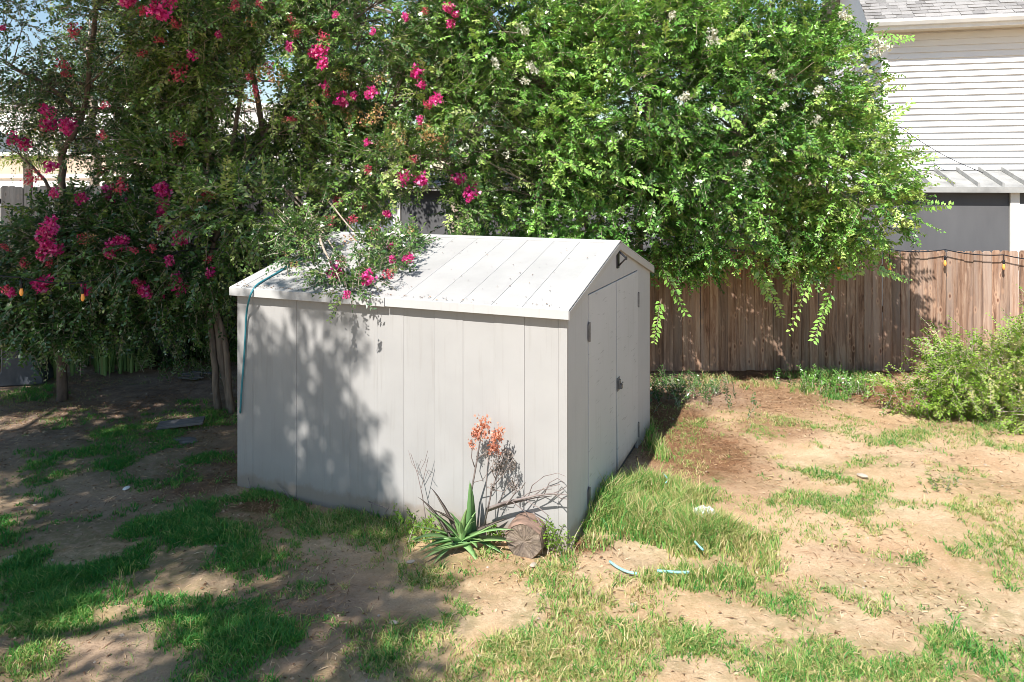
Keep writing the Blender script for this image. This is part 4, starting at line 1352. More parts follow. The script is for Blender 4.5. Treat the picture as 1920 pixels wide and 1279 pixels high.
# ---- the second pink crape myrtle at the far left, with its low boughs
FL = [(-6.7, 10.4, 5.1, 1.3, 1.1, 0.9), (-5.2, 10.5, 4.9, 1.0, 1.0, 0.9), (-6.9, 10.6, 3.9, 0.9, 0.8, 0.5), (-5.6, 10.6, 3.5, 0.8, 0.9, 0.35), (-6.0, 10.9, 4.0, 1.0, 0.8, 0.55), (-7.3, 10.9, 4.4, 0.8, 0.8, 0.6), (-5.2, 10.9, 4.0, 0.8, 0.7, 0.6)]
FLO = [(-5.3, 9.8, 2.23, 1.2, 0.9, 0.6), (-4.2, 9.6, 2.13, 1.0, 0.8, 0.55), (-6.3, 10.0, 1.78, 0.9, 0.8, 0.6), (-4.9, 9.9, 1.63, 1.0, 0.6, 0.35), (-7.0, 10.2, 1.68, 0.7, 0.7, 0.6), (-3.75, 9.3, 2.08, 0.5, 0.5, 0.5), (-6.1, 9.9, 1.25, 1.0, 0.5, 0.45), (-5.0, 10.2, 1.25, 0.9, 0.5, 0.4), (-6.9, 10.6, 1.2, 0.6, 0.5, 0.4), (-4.1, 10.1, 1.35, 0.5, 0.4, 0.35)]
t3 = thing('crape_myrtle', 'shaded tree with magenta blossoms low over the far left corner of the yard', 'tree', (0, 0, 0))
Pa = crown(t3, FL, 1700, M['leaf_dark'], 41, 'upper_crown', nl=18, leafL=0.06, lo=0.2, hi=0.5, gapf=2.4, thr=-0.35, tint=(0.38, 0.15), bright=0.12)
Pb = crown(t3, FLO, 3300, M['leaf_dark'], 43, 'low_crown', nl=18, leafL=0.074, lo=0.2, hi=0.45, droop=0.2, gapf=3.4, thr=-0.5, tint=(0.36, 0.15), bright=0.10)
woody(t3, [([(-6.15, 10.3, -0.1), (-6.12, 10.3, 1.4), (-6.08, 10.25, 2.5), (-6.15, 10.3, 3.3), (-5.9, 10.4, 4.0), (-5.75, 10.4, 5.6)], 0.07, 0.03),
           ([(-6.1, 10.27, 2.45), (-6.4, 10.3, 3.0), (-6.75, 10.3, 3.35)], 0.03, 0.012), ([(-5.95, 10.4, 3.9), (-6.4, 10.4, 4.3), (-7.0, 10.4, 4.6)], 0.03, 0.012)],
      np.concatenate([Pa, Pb]), 0, M['bark_dark'], 70, 0.015, 12, 1)
for a in ((97, 435, 22, 'pink'), (85, 462, 19, 'pink'), (104, 468, 15, 'pink'), (218, 458, 19, 'pink'), (233, 452, 9, 'pink'), (302, 392, 17, 'pink'), (340, 446, 15, 'pink'), (317, 490, 9, 'pink'), (84, 537, 16, 'pink'), (165, 537, 13, 'pink'), (280, 540, 16, 'pink'), (262, 535, 9, 'red'),
          (335, 540, 16, 'pink'), (330, 522, 9, 'pink'), (298, 555, 8, 'pink'), (256, 528, 7, 'pink'), (130, 240, 18, 'pink'), (90, 222, 20, 'pink'), (92, 245, 13, 'fade'), (312, 348, 20, 'pink'), (155, 374, 12, 'pink'), (205, 365, 14, 'pink'), (245, 372, 9, 'pink'), (108, 357, 10, 'pink'), (15, 255, 13, 'pink'),
          (45, 268, 12, 'pink'), (91, 315, 13, 'pink'), (60, 335, 14, 'red'), (125, 140, 8, 'red'), (138, 60, 12, 'red'), (120, 122, 12, 'red'), (155, 450, 10, 'red'), (172, 452, 11, 'fade'), (370, 375, 15, 'fade'), (360, 395, 11, 'fade'), (395, 365, 14, 'red'), (393, 485, 8, 'red'), (394, 513, 9, 'pink'),
          (90, 495, 9, 'red'), (45, 495, 9, 'red'), (10, 465, 8, 'red'), (250, 468, 8, 'red'), (18, 550, 9, 'pink'), (285, 465, 9, 'red'), (3, 48, 7, 'pink'), (227, 352, 14, 'red'), (300, 427, 8, 'red'), (10, 540, 8, 'red')):
    blossom(t3, *a, FL + FLO)
for px, py, d in ((385, 495, 9.2), (415, 505, 9.1), (405, 475, 9.2)):
    pass

# ---- trees beyond the left fence
t4 = thing('willowy_tree', 'sunlit yellow green tree with drooping leaves beyond the left fence', 'tree', (0, 0, 0))
YL = [(-9.3, 16.5, 4.6, 1.1, 1.1, 1.2), (-9.0, 16.7, 5.9, 1.2, 1.2, 1.1), (-8.2, 16.4, 3.7, 1.3, 1.0, 0.9), (-6.6, 16.3, 3.7, 1.3, 1.0, 0.9), (-7.4, 16.6, 4.6, 1.0, 1.0, 1.0), (-10.0, 16.6, 6.6, 1.2, 1.2, 1.0)]
Py = crown(t4, YL, 1300, M['leaf_yellow'], 51, nl=18, leafL=0.10, lo=0.3, hi=0.65, droop=0.75, gapf=1.8, thr=-0.5, tint=(0.5, 0.18), bright=0.2, asp=0.3)
woody(t4, [([(-9.1, 16.6, -0.1), (-9.15, 16.6, 2.5), (-9.2, 16.5, 4.2), (-9.3, 16.5, 6.0)], 0.13, 0.04), ([(-8.7, 16.6, -0.1), (-8.7, 16.6, 2.4), (-8.3, 16.5, 3.6), (-7.6, 16.5, 4.6)], 0.10, 0.03)], Py, 0, M['bark_pale'], 40, 0.02, 4, 1)
t6 = thing('broad_tree', 'tall leafy tree behind the gap between the pink and the green crown', 'tree', (0, 0, 0))
BL = [(-2.5, 15.5, 6.2, 2.0, 1.4, 1.8), (0.3, 15.6, 6.4, 2.2, 1.5, 1.8), (-0.9, 15.4, 5.4, 1.3, 1.0, 1.2), (-5.0, 15.8, 6.6, 1.7, 1.3, 1.4), (3.6, 16.4, 7.6, 2.3, 1.3, 1.4)]
Pq = crown(t6, BL, 2000, M['leaf_green'], 55, nl=14, leafL=0.13, lo=0.3, hi=0.6, gapf=1.6, thr=-0.6, tint=(0.4, 0.16), bright=0.2)
woody(t6, [([(-1.2, 15.6, -0.1), (-1.2, 15.6, 3), (-1.8, 15.5, 5), (-2.4, 15.5, 6.6)], 0.15, 0.05), ([(-1.0, 15.6, -0.1), (-0.9, 15.6, 3), (-0.2, 15.5, 5.4), (1.5, 15.8, 7.0)], 0.14, 0.05)], Pq, 0, M['bark_pale'], 50, 0.025, 4, 1)


def palm(px, py, d):
    p = at(px, py, d)
    r = thing('fan_palm', 'small palm with drooping fronds showing over the top of the left fence', 'palm', (p.x, p.y, 0))
    mb = MB()
    mb.tube([(0, 0, -0.1), (0.03, 0, 1.4), (0, 0, p.z)], [0.11, 0.09, 0.08], 8)
    mb.build('trunk', M['bark_dark'], r, smooth=True)
    rg = np.random.default_rng(4)
    n = 22
    an = np.linspace(0, 6.28, n, endpoint=False) + rg.normal(0, 0.1, n)
    D = np.stack([np.cos(an), np.sin(an), rg.uniform(-0.2, 0.9, n)], 1)
    v, q, t, tv, tq = sprays(np.tile(np.array([[0, 0, p.z]]), (n, 1)), D, rg.uniform(0.55, 0.8, n), rg.uniform(0.3, 0.9, n), 26, 0.20, 0.10, 0.55, rg, 0.05)
    o = link('fronds', np_mesh('fronds', v, q, M['leaf_yellow'], t), r)
    o['kind'] = 'stuff'


palm(52, 300, 15.0)

# ---- trees outside the frame on the left that shade this side of the yard
for nm, lab, lob, n, st in (
        ('shade_tree', 'tall shade tree left of the camera whose crown throws dappled shade on the lawn', [(-6.4, -0.6, 6.6, 2.1, 2.2, 1.2), (-5.2, 0.9, 6.9, 1.3, 1.6, 1.0), (-7.6, 1.2, 7.0, 2.0, 2.0, 1.3), (-5.3, -2.0, 6.8, 1.3, 1.5, 1.0), (-4.6, -0.4, 7.2, 1.1, 1.3, 0.9)], 2700,
         [([(-7.2, 0.0, -0.1), (-7.1, 0.0, 2.5), (-6.9, 0.1, 4.6), (-6.3, 0.2, 6.4)], 0.22, 0.07)]),
        ('shade_tree', 'second tall shade tree farther along the left side outside the picture', [(-7.6, 4.6, 7.3, 2.2, 2.3, 1.4), (-6.0, 3.2, 7.4, 1.6, 1.9, 1.2), (-6.2, 5.9, 8.4, 1.9, 2.0, 1.3), (-8.5, 6.6, 7.6, 1.8, 1.8, 1.4), (-9.4, 3.4, 6.6, 1.7, 1.9, 1.3), (-10.4, 6.6, 7.6, 1.9, 1.9, 1.4), (-7.3, 8.2, 8.4, 1.6, 1.7, 1.2), (-5.1, 2.0, 7.6, 1.2, 1.4, 1.0)], 5600,
         [([(-8.3, 4.6, -0.1), (-8.2, 4.6, 2.8), (-7.9, 4.6, 5.0), (-7.2, 4.6, 7.2)], 0.24, 0.08)])):
    tr = thing(nm, lab, 'tree', (0, 0, 0))
    Ps = crown(tr, lob, n, M['leaf_green'], 61 + n, nl=12, leafL=0.15, lo=0.35, hi=0.7, gapf=2.5, thr=-0.30 if n > 4000 else -0.12, tint=(0.35, 0.15), bright=0.1, twigs=False)
    woody(tr, st, Ps, 0, M['bark_dark'], 40, 0.04, 4, 1)

# ================================================================== SHRUBS AND PLANTS
sh = thing('shrub', 'sprawling light green shrub with dry twigs in front of the right end of the fence', 'shrub', (0, 0, 0))
c = gp(1840, 812)
c.x += 0.62
SB = [(c.x - 0.1, 9.7, 0.55, 0.95, 0.6, 0.5), (c.x + 0.55, 9.5, 0.55, 0.8, 0.6, 0.6), (c.x - 0.45, 9.75, 0.35, 0.6, 0.5, 0.35), (c.x + 0.05, 9.9, 1.02, 0.3, 0.3, 0.3), (c.x - 0.25, 9.9, 0.78, 0.4, 0.4, 0.35), (c.x + 1.2, 9.6, 0.7, 0.6, 0.6, 0.7), (c.x - 0.95, 9.75, 0.22, 0.4, 0.35, 0.22), (c.x + 0.1, 9.1, 0.25, 0.7, 0.4, 0.25), (c.x + 0.7, 9.7, 1.0, 0.25, 0.25, 0.6)]
Pz = crown(sh, SB, 2500, M['leaf_shrub'], 71, nl=18, leafL=0.046, lo=0.14, hi=0.36, droop=0.05, gapf=5.0, thr=-0.12, tint=(0.56, 0.2), bright=0.24, outw=0.6)
# longer shoots that break the outline
rg = np.random.default_rng(31)
ns = 130
k_ = rg.integers(0, len(Pz), ns)
D_ = np.stack([rg.normal(0, 0.55, ns), rg.normal(-0.15, 0.5, ns), rg.uniform(0.3, 1.1, ns)], 1)
v, q, t, tv, tq = sprays(Pz[k_], D_, rg.uniform(0.3, 0.62, ns), np.clip(rg.normal(0.68, 0.14, ns), 0, 1), 22, 0.046, 0.5, 0.15, rg, 0.08)
o = link('young_shoots', np_mesh('young_shoots', v, q, M['leaf_shrub'], t), sh)
o['kind'] = 'stuff'
o = link('shoot_twigs', np_mesh('shoot_twigs', tv, tq, M['bark_twig']), sh)
o['kind'] = 'stuff'
mb = MB()
rr = random.Random(2)
for i in range(170):
    b = Vector((c.x + rr.uniform(-0.35, 0.9), 9.65 + rr.uniform(-0.25, 0.25), 0))
    e = Vector(Pz[rr.randrange(len(Pz))]) if i < 70 else b + Vector((rr.uniform(-.6, .6), rr.uniform(-.7, -.1), rr.uniform(.15, .6)))
    mb.tube(curve_pts(b, e, 5, 0.12, rr), [0.007 * (1 - 0.8 * k_ / 5) for k_ in range(6)], 4)
o = mb.build('stems', M['bark_twig'], sh)
o['kind'] = 'stuff'


ug = thing('bush', 'dark shaded undergrowth filling the far left corner below the magenta blossoms', 'bush', (0, 0, 0))
UG = [(-6.5, 12.85, 0.75, 0.9, 0.6, 0.8), (-5.4, 13.05, 0.9, 0.9, 0.6, 0.8), (-4.3, 12.75, 0.8, 0.8, 0.6, 0.8), (-7.6, 12.75, 0.9, 0.9, 0.6, 0.9), (-3.4, 12.05, 0.5, 0.5, 0.5, 0.5), (-5.9, 12.45, 0.5, 0.8, 0.5, 0.5), (-8.4, 12.25, 0.9, 0.7, 0.6, 0.9)]
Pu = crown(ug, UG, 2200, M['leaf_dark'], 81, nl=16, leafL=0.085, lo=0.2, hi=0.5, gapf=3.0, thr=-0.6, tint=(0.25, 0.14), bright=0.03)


def strap_plant(name, label, cat, base, n, hmin, hmax, w, mat, seed, spread=0.12, lean=0.25):
    r = thing(name, label, cat, base)
    rg = random.Random(seed)
    for i in range(n):
        an = rg.uniform(0, 6.28)
        h = rg.uniform(hmin, hmax)
        b = Vector((math.cos(an), math.sin(an), 0)) * rg.uniform(0, spread)
        ln = Vector((math.cos(an), math.sin(an), 0)) * rg.uniform(0.1, 1) * lean * h
        side = Vector((-math.sin(an + rg.uniform(-1, 1)), math.cos(an + rg.uniform(-1, 1)), 0)).normalized()
        vs, fs = [], []
        m = 6
        for k in range(m + 1):
            t = k / m
            p = b + Vector((0, 0, h * t)) + ln * t * t
            ww = w * (0.7 + 0.6 * math.sin(math.pi * min(t * 0.8 + 0.1, 1))) * (1 - t ** 3)
            if k == m:
                ww = 0.002
            nrm_ = side.cross(Vector((0, 0, 1)))
            vs += [p - side * ww / 2, p + nrm_ * ww * 0.22, p + side * ww / 2]
        for k in range(m):
            a = k * 3
            fs += [(a, a + 1, a + 4, a + 3), (a + 1, a + 2, a + 5, a + 4)]
        me = bpy.data.meshes.new('leaf')
        me.from_pydata(vs, [], fs)
        at_ = me.attributes.new('tint', 'FLOAT', 'FACE')
        tv_ = rg.uniform(0.1, 0.9)
        at_.data.foreach_set('value', [min(1, tv_ + 0.1 * (j // 2) / m) for j in range(len(fs))])
        me.materials.append(mat)
        link('leaf', me, r)
    return r


for (px, py, n, h0, h1, lab) in ((118, 702, 18, 0.5, 1.25, 'tall snake plant clump beside the dark grey bin at the left edge'), (205, 697, 16, 0.35, 0.8, 'mid-sized snake plant clump in the middle of the shaded bed on the left'),
                                 (240, 692, 14, 0.3, 0.62, 'short snake plant clump at the right end of the shaded bed on the left'), (160, 684, 16, 0.6, 1.3, 'snake plant clump with the longest leaves at the back of the shaded bed')):
    b = gp(px, py)
    strap_plant('snake_plant', lab, 'plant', (b.x, b.y, -0.02), n, h0, h1, 0.055, M['leaf_aloe'], px, 0.22, 0.25)

# aloe by the corner of the shed
b = gp(868, 1020)
al = thing('aloe_plant', 'spiky green aloe with a tall coral flower stalk growing against the shed wall', 'plant', (b.x, b.y, 0))
ra = random.Random(12)
dirs = []
# (screen angle in degrees from right, length, reach towards the camera)
for an, ln, fw in ((172, .40, .35), (160, .46, .25), (150, .44, .45), (138, .40, .1), (124, .50, .2), (113, .62, .1), (104, .46, .3), (92, .66, .05), (84, .56, .1), (70, .34, .3), (58, .30, .15), (40, .36, .4), (24, .46, .1), (14, .42, .35), (184, .40, .6), (196, .36, .9),
                   (-2, .38, .7), (-14, .34, .9), (235, .30, 1.0), (146, .26, .6), (52, .26, .7), (98, .34, .7), (166, .44, .1), (8, .40, .2), (118, .28, .8), (33, .52, .3), (131, .58, .15), (100, .44, .15), (178, .30, 1.0), (205, .34, .8), (300, .24, 1.0), (20, .30, .9), (154, .34, .9), (120, .66, .0), (88, .40, .4)):
    a = math.radians(an)
    dirs.append((Vector((math.cos(a), -fw, max(math.sin(a), 0.08) + 0.08)).normalized(), ln * ra.uniform(0.9, 1.15)))
for d, ln in dirs:
    side = d.cross(Vector((0, 0, 1)))
    if side.length < 0.2:
        side = Vector((1, 0.2, 0))
    side.normalize()
    side = (side + Vector((0, 0, ra.uniform(-.4, .4)))).normalized()
    upn = side.cross(d).normalized()
    vs, fs = [], []
    org_ = Vector((ra.uniform(-.09, .09), ra.uniform(-.05, .05), 0))
    m = 8
    wd = ra.uniform(0.062, 0.098)
    curl = ra.uniform(-0.05, 0.34)
    swy = ra.uniform(-0.16, 0.16)
    for k_ in range(m + 1):
        t = k_ / m
        p = org_ + Vector((ra.uniform(-.002, .002), 0, 0.03)) + d * ln * t - Vector((0, 0, 1)) * curl * ln * t * t * 1.1 + side * swy * ln * t * t
        ww = wd * (1 - t) ** 0.75 * (0.85 + 0.25 * math.sin(t * 3.1)) + 0.001
        th = ww * 0.3
        vs += [p - side * ww / 2 + upn * th * 0.6, p - upn * th * 0.55, p + side * ww / 2 + upn * th * 0.6, p + upn * th * 0.1]
    for k_ in range(m):
        q = k_ * 4
        fs += [(q + j, q + (j + 1) % 4, q + 4 + (j + 1) % 4, q + 4 + j) for j in range(4)]
    me = bpy.data.meshes.new('leaf')
    me.from_pydata(vs, [], fs)
    tn = ra.uniform(0.15, 0.75)
    me.attributes.new('tint', 'FLOAT', 'FACE').data.foreach_set('value', [min(1, tn + 0.35 * max(0, (j // 4) / m - 0.6)) for j in range(len(fs))])
    me.materials.append(M['dry_pod'] if len(al.children) % 7 == 5 else M['leaf_aloe'])
    me.polygons.foreach_set('use_smooth', [True] * len(fs))
    link('leaf', me, al)


def loc(px, py, dd=0.0):
    """point beside the plant, at the plant's depth plus dd, in the plant's own frame"""
    return at(px, py, b.y + dd) - Vector((b.x, b.y, 0))


def wall_pt(px, py, out=0.02):
    n_w = Vector((-math.sin(YAW), -math.cos(YAW), 0))
    return hit(px, py, shed_world(0, 0, 0) + n_w * out, n_w)


def wloc(px, py, out):
    return wall_pt(px, py, out) - Vector((b.x, b.y, 0))


CORAL = [panicle('coral_flower', M['petal_coral'], 80, 0.06, 0.085, 0.034, s, 0.8) for s in (21, 22)]
PODS = [panicle('seed_pods', M['dry_pod'], 44, 0.06, 0.07, 0.034, s, 0.9) for s in (23, 24)]
stalks = [([(878, 985), (884, 920), (893, 870), (902, 815), (905, 790)], 0.010), ([(890, 876), (884, 858), (886, 830), (888, 810)], 0.005), ([(893, 862), (908, 850), (920, 840), (930, 825)], 0.005),
          ([(886, 905), (905, 900), (925, 870)], 0.004), ([(908, 985), (922, 920), (935, 880), (945, 850)], 0.008), ([(922, 915), (945, 888), (962, 860)], 0.005), ([(925, 918), (945, 922), (960, 905)], 0.004), ([(930, 900), (920, 880), (915, 858)], 0.004),
          ([(911, 960), (912, 900), (914, 860)], 0.004)]
heads = [(905, 795, 1.0, 0), (897, 812, .75, 0), (888, 815, .7, 0), (886, 835, .5, 0), (935, 808, .7, 0), (926, 822, .8, 0), (938, 818, .5, 0), (932, 842, .6, 0), (924, 838, .55, 0), (945, 850, .6, 1), (958, 860, .75, 1), (962, 875, .6, 1), (938, 870, .7, 1), (928, 880, .6, 1), (915, 850, .6, 1), (930, 862, .6, 1),
         (960, 905, .6, 1), (966, 915, .5, 1), (925, 915, .5, 1), (940, 885, .5, 1)]
stk = None
for i, (pl, r) in enumerate(stalks):
    mb = MB()
    pts = [wloc(x, y, 0.15 + 0.02 * math.sin(x)) for x, y in pl]
    mb.tube(pts, [r * (1 - 0.5 * j / (len(pts) - 1)) for j in range(len(pts))], 6)
    o = mb.build('flower_stalk', M['dry_stem'], al, smooth=True)
    stk = stk or o
for x, y, s, kd in heads:
    o = link('seed_pods' if kd else 'coral_flower', rp.choice(PODS if kd else CORAL), stk, wloc(x, y, 0.15 + rp.uniform(-.05, .05)), (rp.uniform(-.4, .4), rp.uniform(-.4, .4), rp.uniform(0, 6)))
    o.scale = (s * 0.72, s * 0.72, s)
    o['kind'] = 'stuff'

# dry forked stems left of the aloe
ds = thing('dead_weed', 'thin forked dry stem standing left of the aloe against the shed wall', 'plant', (b.x, b.y, 0))
mb = MB()
for pl, r in (([(800, 985), (792, 930), (783, 890), (770, 850)], .0045), ([(790, 915), (798, 880), (803, 858)], .003), ([(784, 890), (797, 865), (802, 845)], .0025), ([(783, 885), (772, 868), (766, 845)], .0022), ([(798, 880), (808, 895)], .002), ([(782, 885), (790, 862), (800, 868)], .002)):
    mb.tube([wloc(x, y, 0.10) for x, y in pl], [r, r * .9, r * .7, r * .5][:len(pl)], 5)
mb.build('stem', M['dry_stem'], ds)

# fallen branch over the aloe and the log
br = thing('dry_branch', 'grey dry branch leaning out from the aloe over the log along the wall', 'branch', (b.x, b.y, 0))
mb = MB()
main = [(912, 955), (945, 943), (975, 936), (1005, 929), (1035, 926), (1064, 928)]
mb.tube([wloc(x, y, 0.13) for x, y in main], [.013, .012, .010, .008, .006, .003], 6)
mb.tube([wloc(x, y + 4, 0.10) for x, y in main[:5]], [.009, .008, .007, .005, .003], 6)
mb.build('bough', M['dry_stem'], br, smooth=True)
mb = MB()
for pl in ([(990, 933), (998, 910), (1020, 893), (1045, 887), (1060, 893)], [(1020, 928), (1030, 905), (1045, 897), (1058, 905)], [(1000, 930), (1020, 915), (1050, 908)], [(985, 938), (1010, 952), (1030, 968)], [(960, 940), (985, 960), (1000, 985), (1010, 1000)], [(1035, 926), (1050, 920), (1062, 912)], [(1040, 927), (1052, 935), (1066, 936)],
           [(975, 936), (990, 925), (1015, 918), (1035, 917)], [(1000, 960), (1015, 985), (1022, 1005)], [(950, 945), (965, 925), (972, 905), (968, 890)], [(965, 925), (978, 915), (985, 905)], [(930, 950), (945, 925), (955, 905)]):
    mb.tube([wloc(x, y, 0.12 + rp.uniform(-.05, .06)) for x, y in pl], [.0045 - .0007 * j for j in range(len(pl))], 5)
o = mb.build('twigs', M['dry_stem'], br)
o['kind'] = 'stuff'

# log lying in the grass
lb_ = gp(982, 1042)
lg = thing('log', 'short weathered cut log lying in the grass by the corner of the shed', 'log', (lb_.x, lb_.y - 0.0, 0.11), math.radians(-14))
n = 22
rl = random.Random(4)
rad = [0.16 * rl.uniform(0.94, 1.06) for _ in range(n)]
vs, fs = [], []
for yy, sc in ((0.0, 0.93), (0.02, 1.0), (0.16, 1.03), (0.30, 1.0), (0.42, 0.97)):
    for k_ in range(n):
        an = 2 * math.pi * k_ / n
        rr_ = rad[k_] * sc * rl.uniform(0.97, 1.03)
        vs.append((math.cos(an) * rr_, yy, math.sin(an) * rr_ * 0.92))
for i in range(4):
    fs += [(i * n + k_, i * n + (k_ + 1) % n, (i + 1) * n + (k_ + 1) % n, (i + 1) * n + k_) for k_ in range(n)]
fs.append(tuple(4 * n + k_ for k_ in range(n)))
mb = MB()
mb.add(vs, fs)
mb.build('bark', M['log_bark'], lg)
mb = MB()
vs = [(0, 0.012, 0)]
for ring in (0.33, 0.66, 1.0):
    for k_ in range(n):
        an = 2 * math.pi * k_ / n
        rr_ = rad[k_] * 0.925 * ring
        vs.append((math.cos(an) * rr_, 0.003 + rl.uniform(-0.006, 0.006), math.sin(an) * rr_ * 0.92))
fs = [(0, 1 + k_, 1 + (k_ + 1) % n) for k_ in range(n)]
for i in range(2):
    fs += [(1 + i * n + k_, 1 + (i + 1) * n + k_, 1 + (i + 1) * n + (k_ + 1) % n, 1 + i * n + (k_ + 1) % n) for k_ in range(n)]
mb.add(vs, fs)
mb.build('cut_face', M['log_end'], lg)

# leafy weeds
def weed(px, py, n, hgt, label, seed, mat='leaf_shrub', leafL=0.045, spread=0.14, tint=0.35, droop=0.15):
    g = gp(px, py)
    r = thing('weed_plant', label, 'weed', (g.x, g.y, 0))
    rg = np.random.default_rng(seed)
    P0 = np.stack([rg.normal(0, spread * 0.6, n), rg.normal(0, spread * 0.6, n), np.zeros(n)], 1)
    D = np.stack([rg.normal(0, 0.32, n), rg.normal(0, 0.32, n), np.ones(n)], 1)
    v, q, t, tv, tq = sprays(P0, D, rg.uniform(0.5, 1, n) * hgt, np.clip(rg.normal(tint, .12, n), 0, 1), 18, leafL, 0.34, droop, rg, 0.1)
    o = link('foliage', np_mesh('foliage', v, q, M[mat], t), r)
    o['kind'] = 'stuff'
    o = link('stems', np_mesh('stems', tv, tq, M['bark_twig']), r)
    o['kind'] = 'stuff'
    return r


weed(1040, 1025, 26, 0.36, 'leafy green weed beside the log at the front corner of the shed', 5, tint=0.3)
weed(790, 985, 26, 0.17, 'low green weeds among the grass at the left foot of the aloe', 15, tint=0.3, spread=0.22)
weed(930, 1005, 20, 0.16, 'small weeds between the aloe and the cut log', 16, tint=0.3, spread=0.12)
weed(1545, 728, 60, 0.32, 'dark green weeds at the foot of the shaded fence', 6, 'leaf_green', 0.06, 0.42, 0.4)
weed(1610, 735, 24, 0.34, 'loose weeds with thin stems beside the stump of dirt at the fence foot', 7, 'leaf_green', 0.05, 0.22, 0.5)
weed(1268, 738, 110, 0.34, 'dark low plant in the shade behind the right rear corner of the shed', 8, 'leaf_dark', 0.055, 0.6, 0.4)
weed(1758, 912, 22, 0.13, 'small dark clump of weeds on the bare sand at the right', 9, 'leaf_dark', 0.03, 0.16, 0.7)
weed(385, 700, 40, 0.40, 'dark green weeds in the shade left of the shed', 10, 'leaf_dark', 0.05, 0.42, 0.5)
weed(265, 690, 22, 0.45, 'broad leaved weed in the shaded bed near the far bin', 11, 'leaf_aloe', 0.09, 0.22, 0.6)
weed(1890, 812, 34, 0.16, 'low bright green weeds at the foot of the light green shrub', 13, 'leaf_shrub', 0.035, 0.3, 0.3)

# ================================================================== GRASS
def blades(P, h, wd, lean, tint, rg):
    n = len(P)
    an = rg.uniform(0, 6.283, n)
    side = np.stack([np.cos(an), np.sin(an), np.zeros(n)], 1)
    ld = rg.uniform(0, 6.283, n)
    ldir = np.stack([np.cos(ld), np.sin(ld), np.zeros(n)], 1)
    h = h[:, None]
    l = (lean * rg.uniform(0.2, 1.3, n))[:, None]
    up = np.array([0, 0, 1.0])
    m = P + up * h * 0.55 + ldir * h * l * 0.32
    tip = P + up * h * (1 - 0.25 * l) + ldir * h * l
    ww = wd[:, None]
    V = np.stack([P - side * ww * .5, P + side * ww * .5, m + side * ww * .42, m - side * ww * .42, tip], 1).reshape(-1, 3)
    i = (np.arange(n) * 5)[:, None]
    T = np.concatenate([i + np.array([0, 1, 2]), i + np.array([0, 2, 3]), i + np.array([3, 2, 4])], 0)
    return V, T, np.concatenate([tint] * 3)


